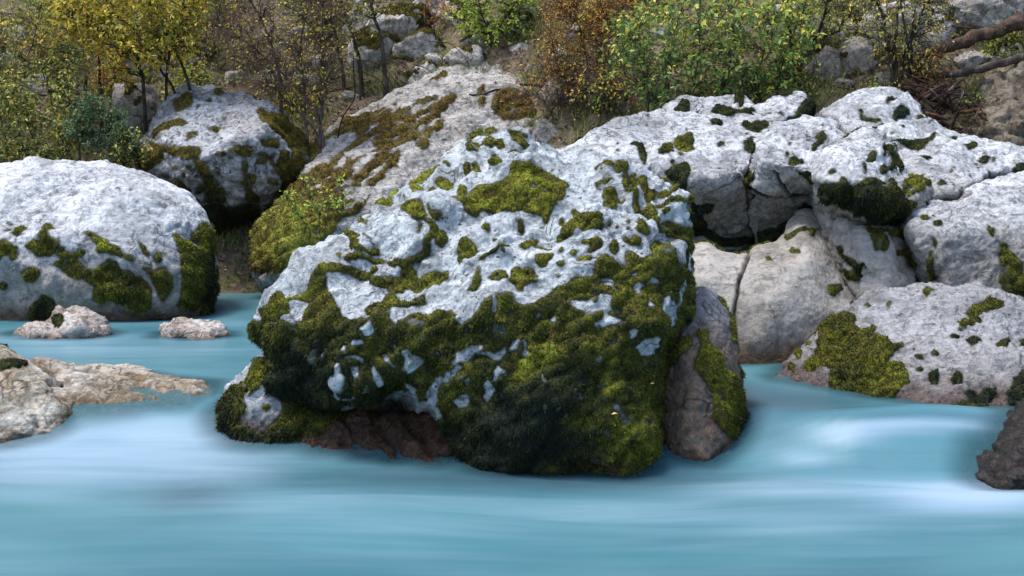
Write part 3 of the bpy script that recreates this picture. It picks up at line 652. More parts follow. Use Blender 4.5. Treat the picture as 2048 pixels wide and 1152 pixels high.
for p in ([(310,330),(460,160),(560,170),(600,110),(740,140),(760,200),(700,270),(560,330),(480,420),(420,460),(370,430),(340,360)], [(0,100),(130,60),(200,20),(490,0),(470,80),(380,180),(320,290),(240,270),(120,260),(0,320)],
          [(900,170),(960,200),(1060,100),(1180,60),(1240,0),(1600,0),(1480,60),(1360,110),(1250,170),(1100,240),(980,235)], [(690,350),(740,260),(780,290),(740,360)], [(290,850),(340,760),(420,670),(590,660),(560,720),(470,770),(440,800),(350,810)],
          [(490,830),(540,760),(630,720),(680,740),(800,680),(800,740),(750,820),(650,800),(600,770),(530,790)], [(860,720),(880,630),(960,640),(940,700)], [(990,630),(1040,640),(1040,720),(1110,720),(1030,770),(1015,700)],
          [(670,1040),(700,950),(730,870),(840,930),(750,960),(710,1040)], [(590,1060),(640,1040),(680,1152),(600,1152)], [(160,1050),(200,960),(270,930),(370,870),(350,930),(250,1020),(180,1050)], [(400,1060),(440,990),(470,1000),(430,1070)],
          [(1510,240),(1560,210),(1660,200),(1730,250),(1640,310),(1560,290)], [(1730,290),(1800,180),(1870,190),(1860,290)], [(1740,430),(1830,380),(1840,300),(1890,300),(1870,370),(2020,410),(1900,450),(1780,470)]): mo.poly(ZD, p, 0)
mo.ell(ZD, (1310,405,18,18),(1155,365,20,28), v=0)
for p in ([(1030,720),(1100,710),(1165,750),(1150,785),(1060,760)], [(1140,830),(1180,800),(1235,840)], [(1330,690),(1360,650),(1420,640),(1400,670)], [(1350,790),(1420,770),(1520,780),(1430,800),(1420,860),(1390,850)], [(1605,845),(1640,850),(1670,915),(1650,915)], [(1455,1000),(1480,930),(1510,995)], [(1270,1030),(1340,1060),(1350,1085)], [(740,945),(770,920),(800,945)]): mo.poly(ZB, p, 0)
mo.ell(ZB, (1555,725,25,30), v=0)
mo.poly(Z6, [(1040,570),(1150,560),(1260,640),(1340,720),(1250,730),(1130,680),(1050,620)], 0); mo.poly(Z6, [(1230,580),(1290,500),(1300,600),(1340,700),(1290,680)], 0)
mo.ell(Z6, (1435,640,30,40),(1560,590,25,45), v=0)
mo.poly(Z8, [(920,330),(1000,260),(1030,320),(970,375)], 0); mo.poly(Z8, [(1030,130),(1060,80),(1130,95),(1100,250),(1090,160)], 0); mo.ell(Z8, (890,260,20,30), v=0)
mo.dots(3, 45, [(700,480),(900,340),(1010,290),(1090,310),(1290,350),(1330,480),(1150,560),(900,580),(640,560)], (1.6, 4.0), 0.8, 0.5)
mo.soft(1)
cr = Paint(); cr.stroke(Z0, [(1371,402),(1367,480),(1360,560),(1352,640),(1340,690)], 5); cr.soft(1)
CB_out = [(1000,265,9.25),(1030,263,9.25),(1055,275,9.2),(1075,298,9.15),(1095,306,9.1),(1140,311,9.1),(1200,320,9.05),(1262,332,9.0),(1290,338,8.95),(1320,358,8.85),(1345,376,8.75),(1375,396,8.6),
          (1376,480,8.65),(1372,560,8.6),(1366,620,8.55),(1340,690,8.45),(1322,780,8.35),(1316,930,8.2),(1310,1010,8.2),(1100,1020,8.0),(940,1010,8.0),(905,930,8.2),(890,870,8.5),(860,830,8.7),(760,830,8.85),(640,850,8.9),(560,840,8.8),
          (552,770,8.55),(546,710,8.5),(528,686,8.55),(514,656,8.6),(518,630,8.6),(530,605,8.6),(545,582,8.6),(556,560,8.65),(570,543,8.7),(590,520,8.75),(612,504,8.8),(640,494,8.85),(700,468,8.95),(745,434,9.1),(762,410,9.15),(790,389,9.2),(822,374,9.25),(852,360,9.25),(882,344,9.25),(906,320,9.25),(940,300,9.25),(962,276,9.25)]
CB_pts = [(1010,300,8.95),(1080,340,8.8),(1000,350,8.78),(920,370,8.8),(830,420,8.72),(900,420,8.6),(1050,400,8.55),(1130,380,8.6),(1180,400,8.45),(1220,345,8.75),(1290,370,8.6),(1330,420,8.35),(1345,520,8.2),
          (760,470,8.6),(700,520,8.5),(640,550,8.45),(800,520,8.45),(880,500,8.42),(960,470,8.38),(1060,470,8.3),(1150,470,8.22),(1240,450,8.22),(1290,500,8.05),(1180,540,8.05),(1080,540,8.12),(980,560,8.12),(880,590,8.1),(780,600,8.22),(680,590,8.28),(600,570,8.42),(560,600,8.42),
          (545,650,8.35),(600,650,8.2),(680,650,8.1),(760,650,8.05),(840,650,7.95),(920,630,7.93),(1000,620,7.9),(1100,620,7.85),(1200,600,7.85),(1290,590,7.95),(1330,620,8.05),
          (580,700,8.28),(640,720,8.15),(700,740,8.05),(670,775,8.05),(740,755,8.05),(800,720,8.0),(840,760,8.02),(880,800,8.15),(760,790,8.5),(820,800,8.5),(600,780,8.35),(640,800,8.35),
          (900,700,7.92),(960,700,7.8),(920,780,7.92),(1000,760,7.72),(1100,700,7.75),(1100,800,7.65),(1200,700,7.74),(1290,700,7.88),(1304,780,7.95),(1250,820,7.72),(1150,880,7.7),(1000,870,7.75),(930,860,7.95),(1290,880,7.82),(960,940,7.85),(1100,940,7.8),(1250,930,7.86),(1296,920,8.0),(1100,1000,7.85)]
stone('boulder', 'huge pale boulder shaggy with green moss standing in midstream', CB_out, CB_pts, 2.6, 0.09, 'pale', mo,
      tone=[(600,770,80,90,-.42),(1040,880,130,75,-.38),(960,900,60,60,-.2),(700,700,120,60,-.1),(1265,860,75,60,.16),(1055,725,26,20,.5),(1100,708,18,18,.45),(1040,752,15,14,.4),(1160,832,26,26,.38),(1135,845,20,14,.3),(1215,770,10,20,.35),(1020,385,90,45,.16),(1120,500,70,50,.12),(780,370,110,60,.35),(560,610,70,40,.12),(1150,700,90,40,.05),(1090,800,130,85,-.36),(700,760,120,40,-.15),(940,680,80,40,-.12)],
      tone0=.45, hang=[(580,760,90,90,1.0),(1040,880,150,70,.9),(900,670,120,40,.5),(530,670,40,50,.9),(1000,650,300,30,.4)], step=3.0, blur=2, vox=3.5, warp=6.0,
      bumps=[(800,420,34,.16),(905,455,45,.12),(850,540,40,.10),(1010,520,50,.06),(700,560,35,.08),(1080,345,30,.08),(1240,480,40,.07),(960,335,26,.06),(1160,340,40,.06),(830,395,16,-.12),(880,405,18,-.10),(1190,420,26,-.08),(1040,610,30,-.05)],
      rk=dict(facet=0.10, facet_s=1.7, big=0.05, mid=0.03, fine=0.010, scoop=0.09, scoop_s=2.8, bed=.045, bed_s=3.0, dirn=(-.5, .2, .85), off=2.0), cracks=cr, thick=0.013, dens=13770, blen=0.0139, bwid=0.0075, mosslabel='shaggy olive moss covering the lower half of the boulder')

# lower lobe on its left flank
mo = Paint(); mo.poly(Z6, [(340,400),(250,420),(150,540),(60,650),(20,760),(30,900),(100,860),(150,760),(190,690),(180,640),(240,590),(360,470)]); mo.poly(Z6, [(90,880),(110,800),(180,770),(260,830),(310,800),(360,750),(380,640),(480,650),(700,640),(900,640),(950,740),(830,810),(640,860),(500,880),(480,960),(100,960)]); mo.ell(Z6, (305,680,22,20))
mo.poly(Z6, [(340,560),(360,480),(380,700),(350,740)], 0); mo.soft(2)
stone('boulder', 'low mossy rock lobe dipping into the water under the big boulder', [(560,690,8.75),(525,712,8.75),(492,745,8.75),(458,785,8.75),(443,830,8.7),(440,880,8.65),(438,960,8.6),(620,970,8.5),(800,960,8.5),(930,930,8.6),(930,800,8.9),(760,760,9.0),(640,730,8.9)],
      [(520,760,8.55),(480,830,8.5),(540,850,8.42),(470,900,8.45),(600,860,8.42),(700,850,8.55),(620,920,8.35),(800,860,8.6),(560,920,8.35)], 0.9, 0.12, 'pale', mo, tone=[(450,840,40,80,-.4),(530,890,80,30,-.45),(500,740,40,30,.15),(700,820,140,40,-.2)], hang=[(470,860,90,70,1)], step=3, vox=3.8, dens=16830, blen=0.0200, rk=dict(facet=.04, facet_s=3.0, big=.05, mid=0.041, fine=.01, scoop=.04, off=5))
stone('wet_rock', 'wet red brown rock ledge at the waterline under the overhang', [(590,880,8.55),(640,868,8.5),(700,845,8.5),(760,835,8.55),(840,840,8.5),(900,850,8.4),(950,870,8.3),(985,930,8.1),(980,1010,8.05),(800,1010,8.1),(620,990,8.3),(575,930,8.5)],
      [(660,890,8.3),(740,880,8.35),(720,920,8.2),(860,880,8.15),(810,920,8.12),(900,900,8.1),(880,940,8.0),(940,930,8.05),(760,960,8.08)], 0.7, 0.06, 'wet', None, step=3, vox=3.5, rk=dict(facet=.04, facet_s=3.0, big=.05, mid=0.068, fine=.012, bed=.09, off=8, dirn=(.75, .2, .6)), cat='rock')
# pillar stone leaning on its right flank
mo = Paint(); mo.poly(Z8, [(1280,250),(1345,240),(1350,330),(1400,370),(1440,460),(1500,480),(1535,560),(1545,740),(1540,880),(1500,900),(1420,810),(1380,740),(1370,620),(1330,530),(1260,450),(1290,340)]); mo.poly(Z8, [(1110,390),(1180,370),(1190,290),(1260,290),(1230,360),(1160,430),(1110,440)]); mo.poly(Z8, [(1120,0),(1290,0),(1230,80),(1160,260),(1110,290)]); mo.stroke(Z8, [(1400,60),(1450,140),(1480,300)], 26); mo.soft(2)
stone('pillar_rock', 'upright brown pillar rock with green moss along its edge', [(1385,588,8.73),(1410,576,8.73),(1436,592,8.68),(1460,640,8.58),(1474,720,8.48),(1486,790,8.43),(1488,880,8.38),(1482,1000,8.38),(1400,1010,8.18),(1325,1000,8.28),(1322,850,8.28),(1326,760,8.33),(1334,700,8.48),(1350,650,8.63),(1365,615,8.68)],
      [(1400,620,8.50),(1430,660,8.38),(1380,700,8.23),(1440,740,8.18),(1380,780,8.10),(1440,840,8.08),(1370,860,8.00),(1410,920,7.93),(1460,900,8.13),(1350,920,8.03)], 0.7, 0.09, 'pillar', mo, tone=[(1480,850,20,70,-.35),(1440,760,50,80,.1)], hang=[(1480,800,30,120,.9)], step=3, vox=3.5, dens=18360, blen=0.0171, bwid=.007, rk=dict(big=.03, mid=0.024, fine=.009, off=11), cat='rock')

# ------------------------------------------------------------------ left bank boulders
mo = Paint()
for p in ([(0,535),(60,540),(100,560),(90,600),(40,600),(0,640)], [(140,545),(200,515),(240,520),(240,480),(270,470),(290,515),(345,530),(340,560),(290,575),(360,590),(450,590),(470,560),(495,600),(460,640),(500,690),(560,680),(610,650),(620,620),(680,640),(690,680),(720,690),(680,730),(740,690),(790,720),(840,760),(880,830),(870,890),(800,915),(700,880),(640,850),(580,875),(540,840),(560,780),(480,750),(400,730),(350,680),(300,660),(360,640),(340,600),(220,610)],
          [(135,700),(180,675),(225,690),(235,730),(200,755),(150,755)], [(160,965),(200,880),(260,825),(310,850),(345,920),(330,970)], [(460,480),(540,490),(625,530),(620,550),(690,560),(710,600),(780,620),(860,660),(900,700),(940,680),(990,730),(980,800),(940,880),(900,800),(850,700),(760,640),(680,610),(600,590),(560,600),(570,550),(530,520)],
          [(780,515),(830,560),(870,620),(845,620),(800,560)], [(0,760),(50,765),(40,795),(0,800)], [(990,480),(1030,480),(1050,520),(1100,515),(1140,430),(1200,420),(1240,520),(1230,750),(1215,860),(1205,950),(1130,940),(1000,890),(1040,780),(1030,660),(1025,580)], [(20,400),(70,425),(70,440),(30,420)], [(75,490),(120,440),(160,450),(120,500)]): mo.poly(ZL, p)
mo.ell(ZL, (280,455,32,18),(45,465,30,8),(80,615,16,22),(912,630,18,32),(948,612,8,12),(995,488,8,12),(360,570,20,10),(490,528,12,8),(860,345,8,25),(913,428,7,16),(285,265,16,5),(220,240,10,5),(685,248,12,6),(755,238,7,9),(45,525,12,6))
mo.ell(ZL, (1120,545,14,16), v=0); mo.soft(2)
stone('boulder', 'big rounded white boulder with trailing green moss on the left bank', [(-300,440,15.2),(-190,360,15.6),(-70,335,15.9),(0,333,15.9),(40,326,15.9),(85,320,15.9),(220,323,15.9),(252,335,15.8),(290,345,15.7),(332,360,15.6),(370,385,15.5),(397,410,15.3),(414,430,15.2),(426,470,15.0),(431,540,14.9),(427,600,14.7),(420,650,14.6),(415,710,14.5),(200,725,14.2),(-300,725,14.2)],
      [(100,350,15.1),(240,355,15.1),(0,380,14.7),(180,420,14.25),(300,400,14.5),(360,440,14.4),(390,480,14.45),(100,480,13.85),(250,500,13.85),(340,540,13.95),(400,560,14.25),(0,500,13.85),(100,570,13.75),(220,590,13.8),(330,610,13.95),(100,640,13.95),(250,640,13.95),(-150,480,14.2),(-150,600,14.0),(-150,400,15)], 3.0, 0.35, 'streaked', mo,
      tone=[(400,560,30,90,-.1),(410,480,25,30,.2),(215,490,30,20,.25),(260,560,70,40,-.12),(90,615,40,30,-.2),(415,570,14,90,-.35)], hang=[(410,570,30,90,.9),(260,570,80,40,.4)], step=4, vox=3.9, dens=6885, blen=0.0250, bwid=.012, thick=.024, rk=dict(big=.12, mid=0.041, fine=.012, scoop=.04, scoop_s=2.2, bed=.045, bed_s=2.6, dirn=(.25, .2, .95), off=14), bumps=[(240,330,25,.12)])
mo = Paint()
for p in ([(1000,600),(1060,560),(1100,540),(1110,600),(1060,640),(1010,650)], [(890,790),(960,720),(1060,690),(1090,720),(980,750),(910,810)], [(1200,750),(1230,725),(1285,735),(1250,755)], [(1480,630),(1560,660),(1640,690),(1700,740),(1760,850),(1770,910),(1700,870),(1600,800),(1540,740),(1500,690)], [(780,930),(850,870),(950,880),(940,940),(850,970),(800,960)],
          [(850,820),(940,850),(1060,850),(1140,850),(1170,900),(1100,920),(1000,890),(900,870)], [(1600,900),(1700,880),(1760,960),(1700,1100),(1560,1130),(1640,1060),(1600,980)], [(930,1050),(1030,1030),(1100,1110),(1200,1152),(1000,1152)], [(1120,900),(1200,940),(1240,1060),(1300,1152),(1200,1152),(1180,1040)], [(1410,1000),(1440,1080),(1500,1152),(1420,1152)]): mo.poly(ZU, p)
mo.ell(ZU, (1110,790,30,20),(1200,580,20,10),(1260,535,30,14)); mo.dots(5, 150, [(380,330),(430,300),(520,270),(600,300),(605,350),(540,390),(430,400),(290,350)], (2, 7), .8, .6); mo.dots(8, 70, [(335,200),(372,178),(490,195),(525,220),(510,260),(420,295),(310,280)], (1.2, 3), .6, .3)
mo.poly(ZL, [(1050,330),(1250,300),(1480,300),(1480,370),(1300,440),(1230,480),(1200,400)]); mo.soft(2)
stone('boulder', 'angular grey boulder with rusty moss patches propped above the dark hollow', [(262,345,18.9),(275,300,18.9),(292,272,18.9),(315,226,19.2),(335,200,19.4),(372,171,19.7),(400,178,19.7),(425,170,19.8),(450,184,19.7),(490,188,19.6),(530,204,19.3),(570,224,19.1),(600,264,19.0),(613,310,18.9),(612,348,18.8),(590,376,18.6),(552,396,18.4),(520,415,18.3),(505,440,18.3),(480,432,18.4),(465,450,18.6),(440,500,18.8),(420,560,18.9),(340,560,18.9),(285,450,18.9)],
      [(340,280,17.95),(300,320,17.9),(420,310,17.35),(380,305,17.5),(470,285,17.4),(520,262,17.6),(450,230,18.5),(380,210,18.95),(560,300,18.0),(600,320,18.4),(420,360,17.45),(350,360,17.75),(500,340,17.45),(540,370,17.7),(440,410,17.7),(480,400,17.7),(380,440,18.1),(420,470,18.3)], 2.2, 0.12, 'weathered', mo, mossmat='olive_moss', tone0=.45,
      tone=[(365,205,20,20,-.02),(570,280,40,50,.05),(300,315,30,20,.1),(430,420,90,50,-.3)], step=3.5, blur=1, vox=3.8, dens=3825, blen=0.0250, bwid=.014, thick=.022, rk=dict(facet=.09, facet_s=1.0, big=.05, mid=0.045, fine=.022, bed=.04, off=20), minpx=80, warp=4)
# mossy slab sloping up the bank
mo = Paint(); mo.poly(ZA, [(40,1000),(120,860),(240,780),(360,730),(450,640),(560,560),(700,480),(800,420),(900,400),(960,420),(1100,380),(1200,300),(1500,150),(1700,20),(1800,-60),(1950,-100),(1980,0),(1800,200),(1600,380),(1540,450),(1400,560),(1250,680),(1100,900),(900,1000),(780,1152),(600,1300),(450,1500),(60,1500),(20,1200)])
mo.poly(ZT, [(60,760),(200,700),(400,640),(520,620),(560,660),(420,720),(260,830),(130,900),(60,940)]); mo.poly(ZT, [(180,930),(360,760),(560,650),(760,570),(900,530),(880,600),(720,720),(560,820),(480,960),(300,1000)]); mo.poly(ZT, [(1100,600),(1140,540),(1220,525),(1290,560),(1330,610),(1370,660),(1320,690),(1240,700),(1160,690),(1100,650)]); mo.poly(ZT, [(1010,540),(1060,480),(1070,600),(1040,640)])
mo.poly(ZT, [(720,480),(830,430),(860,450),(780,490)]); mo.poly(ZT, [(920,420),(980,390),(950,440)])
mo.ell(ZT, (690,860,55,40)); 
R_ = random.Random(4)
for _ in range(170):                                            # bare streaks of stone along the dip
    x = R_.uniform(600, 960); y = R_.uniform(190, 420); L = R_.uniform(10, 42); mo.stroke(Z0, [(x, y), (x+L, y-L*0.62)], R_.uniform(3, 9), 0)
mo.poly(ZA, [(800,200),(1000,120),(1120,120),(960,200),(860,270),(700,420),(640,480),(580,520),(700,330)], 0); mo.poly(ZA, [(880,400),(1000,300),(1100,240),(1230,190),(1250,220),(1050,320),(940,430)], 0)
mo.poly(ZA, [(1560,360),(1560,300),(1680,180),(1750,300),(1850,290),(1780,390),(1650,450),(1530,440)], 0); mo.poly(ZA, [(1180,100),(1290,0),(1400,-60),(1330,20),(1230,110)], 0)
mo.dots(12, 90, [(620,330),(800,200),(980,130),(1090,180),(1080,260),(900,290),(700,370)], (1.5, 5), .6, .5)
mo.soft(2)
stone('rock_slab', 'long sloping slab with brown and golden moss running up the bank', [(510,480,16.9),(520,440,17.0),(545,414,17.2),(580,394,17.6),(600,372,18.0),(608,345,18.5),(616,310,19.0),(626,290,19.4),(650,268,19.6),(682,244,19.9),(722,214,20.2),(772,194,20.5),(832,164,20.9),(880,144,21.2),(930,124,21.5),(980,112,21.7),(1006,114,21.7),(1030,124,21.5),(1080,150,21.2),(1106,176,20.9),(1112,216,20.3),(1112,260,19.6),(1125,330,19.0),(1000,420,17.8),(800,520,16.9),(660,590,16.5),(590,605,16.4),(535,600,16.5),(512,560,16.6)],
      [(560,440,16.6),(640,400,16.9),(570,500,16.25),(640,470,16.4),(620,540,16.3),(650,320,18.3),(720,330,17.8),(760,260,19.0),(700,290,18.7),(850,280,18.4),(850,210,19.6),(930,170,20.3),(1000,150,20.8),(900,260,18.9),(960,230,19.3),(985,200,19.7),(1000,250,19.0),(1040,180,20.1),(1060,220,19.5),(1040,270,18.8),(800,370,17.3),(920,340,17.8),(720,420,16.8),(1090,250,19.2)], 1.6, 0.15, 'slab', mo, mossmat='brown_moss', tone0=.45,
      tone=[(600,500,120,60,.55),(560,430,60,40,.3),(870,300,70,50,.22),(640,300,60,60,.15),(1040,200,50,40,-.02),(545,560,60,30,-.5)], hang=[(560,560,80,40,1)], step=4, vox=3.9, dens=4207, blen=0.0260, bwid=.014, thick=.035, rk=dict(facet=.09, facet_s=.8, big=.05, mid=0.04, fine=.022, bed=.06, off=24, dirn=(-.35, .5, .75)), bumps=[(1000,225,16,.35),(965,265,20,.3),(1075,240,14,.25)], warp=7, minpx=100, cat='rock slab', mosslabel='golden brown moss blanket over the slab')
stone('rock', 'dark rock at the back of the hollow under the angular boulder', [(395,420,18.9),(440,400,18.8),(520,400,19.2),(560,430,19.4),(560,560,18.6),(520,590,18.2),(430,596,17.9),(390,560,18.2)], [(440,470,18.4),(450,540,18.1),(495,480,19.3),(500,530,18.9),(480,570,18.1)], 1.0, 0.1, 'brown', None, vox=4.2, rk=dict(big=.1, mid=0.108, fine=.02, bed=.08, off=31), auto=.15, mossmat='olive_moss', cat='rock')
# small stones in the left channel
mo = Paint(); mo.ell(ZL, (350,1005,30,28)); mo.soft(1)
stone('rock', 'pale pointed rock with one dark moss tuft breaking the channel', [(28,676,12.6),(58,656,12.7),(98,646,12.7),(122,628,12.75),(150,614,12.8),(176,620,12.75),(196,640,12.7),(216,660,12.6),(214,690,12.5),(150,705,12.4),(50,705,12.4)], [(70,668,12.35),(120,660,12.35),(150,640,12.5),(170,655,12.35),(110,680,12.3)], 0.7, 0.07, 'pink', mo, tone0=.2, vox=3.4, step=2.5, dens=6885, blen=0.0214, bwid=.012, rk=dict(facet=.04, facet_s=3.0, big=.05, mid=0.068, fine=.014, bed=.07, off=33, dirn=(.5, .3, .6)), cat='rock')
stone('rock', 'small pinkish brown rock alone in the turquoise channel', [(318,684,12.5),(330,655,12.6),(350,637,12.7),(376,642,12.7),(420,644,12.7),(446,656,12.6),(464,676,12.5),(455,700,12.4),(330,702,12.4)], [(345,660,12.4),(380,662,12.3),(425,664,12.35),(390,680,12.25)], 0.6, 0.07, 'pink', None, vox=3.4, step=2.5, rk=dict(facet=.04, facet_s=3.0, big=.05, mid=0.054, fine=.014, bed=.05, off=36), cat='rock')
stone('rock', 'flat golden stained rock tongue reaching into the left channel', [(60,722,9.95),(90,722,9.95),(150,734,9.90),(200,737,9.90),(260,735,9.90),(330,752,9.65),(400,765,9.50),(430,776,9.35),(428,800,9.20),(400,850,9.05),(250,870,8.85),(100,880,8.75),(60,800,9.25)], [(150,770,9.25),(240,760,9.45),(220,790,9.05),(320,780,9.15),(390,785,9.15),(150,800,9.05),(300,810,9.00),(380,800,9.05)], 0.8, 0.07, 'golden', None, vox=3.5, step=3, rk=dict(facet=.025, facet_s=2.0, big=.03, mid=0.02, fine=.010, bed=.09, off=40, dirn=(.25, .5, .8)), cat='rock', lip=.7)
mo = Paint(); mo.poly((0, 580, 2.014), [(0,300),(50,300),(105,315),(100,335),(40,330),(0,340)]); mo.soft(1)
stone('rock', 'sloping cream and brown rock at the left edge above the foam', [(-200,670,9.60),(-60,680,9.60),(0,694,9.60),(25,704,9.60),(52,728,9.50),(85,742,9.40),(122,775,9.20),(150,800,9.05),(140,835,8.85),(120,900,8.60),(0,930,8.40),(-200,930,8.40)], [(0,730,9.15),(50,760,9.00),(90,790,8.85),(20,800,8.70),(60,830,8.65),(-100,780,8.70),(110,820,8.75),(0,850,8.55),(-60,720,9.20)], 1.0, 0.08, 'golden', mo, tone0=.15, vox=3.5, step=3, rk=dict(facet=.03, facet_s=2, big=.04, mid=0.03, fine=.010, bed=.06, off=44, dirn=(.6, .2, .7)), cat='rock', dens=11475, blen=0.0143)

# ------------------------------------------------------------------ right-hand outcrop
def crack(*lines, w=5):
    c = Paint()
    for l in lines: c.stroke(ZR, l, w*2.88)
    return c.soft(1)
RK = dict(facet=.08, facet_s=1.0, big=.025, mid=0.02, fine=.014, scoop=.02, scoop_s=2.4, bed=.055, bed_s=2.6, dirn=(-.45, .35, .8))
mo = Paint()
for p in ([(0,165),(40,140),(80,140),(80,180),(30,190),(0,200)], [(210,190),(230,150),(300,160),(360,170),(460,175),(460,195),(380,190),(300,200)], [(340,90),(390,85),(400,130),(380,160),(350,120)], [(580,105),(640,70),(690,75),(680,100),(620,112)], [(630,230),(680,220),(720,160),(750,110),(770,160),(750,200),(700,220),(660,255),(630,250)],
          [(200,250),(240,230),(280,240),(270,262),(220,268)], [(380,260),(450,250),(540,255),(530,280),(470,290),(400,275)], [(0,350),(60,320),(100,330),(100,380),(120,400),(60,420),(0,400)], [(395,360),(440,350),(465,400),(440,430),(400,400)], [(0,510),(60,500),(90,560),(70,620),(30,640),(0,600)], [(240,355),(290,350),(280,375),(250,375)],
          [(400,600),(420,550),(440,500),(460,540),(450,600),(420,615)], [(75,700),(150,700),(220,705),(200,745),(130,745),(90,740)], [(70,740),(150,800),(190,880),(240,915),(400,910),(470,915),(480,940),(300,960),(230,950),(130,900),(70,870)]): mo.poly(ZR, p)
mo.poly(Z7, [(985,100),(1040,95),(1080,110),(1080,140),(1100,200),(1090,235),(1060,200),(1040,150),(1000,140)]); mo.poly(Z7, [(1170,190),(1200,120),(1250,110),(1280,160),(1220,190)]); mo.poly(Z7, [(1265,95),(1370,30),(1400,80),(1370,110),(1300,130)]); mo.poly(Z7, [(1225,270),(1290,250),(1370,240),(1380,310),(1350,390),(1300,350),(1250,300)])
mo.dots(21, 130, [(1110,300),(1230,250),(1400,200),(1500,200),(1600,190),(1560,260),(1500,290),(1500,350),(1380,360),(1300,340)], (1.2, 4.2), .5, .75); mo.soft(1)
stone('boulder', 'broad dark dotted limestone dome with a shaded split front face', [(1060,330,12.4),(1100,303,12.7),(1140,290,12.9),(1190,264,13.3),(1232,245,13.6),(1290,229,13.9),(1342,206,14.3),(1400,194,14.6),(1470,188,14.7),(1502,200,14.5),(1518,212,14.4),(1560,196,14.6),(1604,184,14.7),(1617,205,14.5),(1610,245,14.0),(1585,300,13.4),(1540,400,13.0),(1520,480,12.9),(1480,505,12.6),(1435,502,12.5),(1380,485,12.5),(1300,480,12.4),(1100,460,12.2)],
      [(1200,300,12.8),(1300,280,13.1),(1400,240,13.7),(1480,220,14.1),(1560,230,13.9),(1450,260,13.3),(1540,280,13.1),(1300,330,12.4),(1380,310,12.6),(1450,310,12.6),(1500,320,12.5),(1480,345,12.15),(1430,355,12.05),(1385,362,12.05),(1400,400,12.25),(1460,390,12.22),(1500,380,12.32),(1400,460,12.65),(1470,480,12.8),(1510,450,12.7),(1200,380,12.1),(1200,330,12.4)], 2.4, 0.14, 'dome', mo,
      step=3.5, blur=1, vox=3.6, dens=7650, blen=0.0171, bwid=.012, thick=.03, tone0=.16, tone=[(1375,300,30,30,.3),(1325,290,40,20,.3),(1500,360,14,30,.3)], rk=dict(RK, off=50), cracks=crack([(430,620),(440,750),(470,920)], [(80,640),(90,700),(150,800),(190,890)], [(540,480),(480,500),(430,560)], [(445,490),(475,385),(555,305),(635,250),(760,218)], w=6), stain=[(1440,385,70,18,.55),(1440,470,80,25,.2)], bumps=[(1470,240,14,.25),(1395,262,14,.15),(1560,262,14,.25)], minpx=40, warp=4)  # shade painted dark under the lip; last line is a drawn block-edge groove
mo = Paint()
for p in ([(650,460),(680,445),(740,460),(735,480),(680,485)], [(700,535),(760,530),(800,545),(790,570),(740,560)], [(730,680),(780,700),(800,740),(760,740),(700,745),(650,790),(560,850),(480,880),(480,940),(640,940),(650,850),(700,760)], [(925,230),(950,260),(1010,280),(1010,300),(960,330),(940,300)], [(430,500),(450,500),(455,560),(430,610),(405,610)]): mo.poly(ZR, p)
mo.stroke(ZR, [(810,340),(850,350),(800,390)], 26); mo.stroke(ZR, [(450,625),(560,640),(700,665),(780,650)], 9); mo.dots(23, 26, [(1520,300),(1580,250),(1660,245),(1640,310),(1600,340)], (1.5, 4), .65, .6); mo.soft(1)
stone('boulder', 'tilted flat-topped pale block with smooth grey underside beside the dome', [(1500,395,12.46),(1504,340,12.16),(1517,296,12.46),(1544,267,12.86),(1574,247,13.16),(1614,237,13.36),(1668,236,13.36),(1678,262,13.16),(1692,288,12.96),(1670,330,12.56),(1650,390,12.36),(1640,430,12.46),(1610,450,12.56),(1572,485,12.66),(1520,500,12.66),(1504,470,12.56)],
      [(1560,300,12.26),(1620,280,12.56),(1530,322,11.76),(1580,330,11.66),(1625,345,11.66),(1640,320,11.96),(1520,372,12.1),(1580,380,12.2),(1622,385,12.25),(1540,400,12.35),(1600,415,12.5),(1530,460,12.65),(1570,440,12.65)], 1.5, 0.07, 'dome', mo, step=3, blur=1, vox=3.5, dens=8415, blen=0.0156, bwid=.011, tone0=.2, rk=dict(RK, off=55, big=.05, mid=0.041), cracks=crack([(430,620),(560,640),(700,665),(790,660)], [(570,520),(640,600),(700,660)]), minpx=40, warp=4)
mo = Paint()
for p in ([(840,600),(900,590),(940,600),(970,560),(980,600),(1030,620),(1100,580),(1180,580),(1200,620),(1150,640),(1200,640),(1240,560),(1260,580),(1240,640),(1330,640),(1300,690),(1400,700),(1380,740),(1340,720),(1330,800),(1240,800),(1170,780),(1120,760),(1110,720),(1000,715),(900,680),(860,640)], [(1300,620),(1330,570),(1400,555),(1440,600),(1420,640),(1350,665)], [(1310,520),(1380,505),(1450,525),(1400,540)], [(1420,700),(1480,680),(1530,660),(1600,690),(1560,715),(1440,715)], [(1240,420),(1260,440),(1275,500),(1270,540),(1250,500)],
          [(1120,420),(1160,420),(1160,460),(1130,460)], [(1190,380),(1230,400),(1240,440),(1200,430)], [(1170,510),(1200,495),(1230,520),(1220,545),(1180,540)]): mo.poly(ZR, p)
mo.stroke(ZR, [(1075,510),(1080,545)], 18); mo.stroke(ZR, [(820,560),(810,590)], 20); mo.ell(ZR, (1240,500,14,24),(915,548,24,7),(1060,470,20,9),(1135,440,22,22)); mo.soft(1)
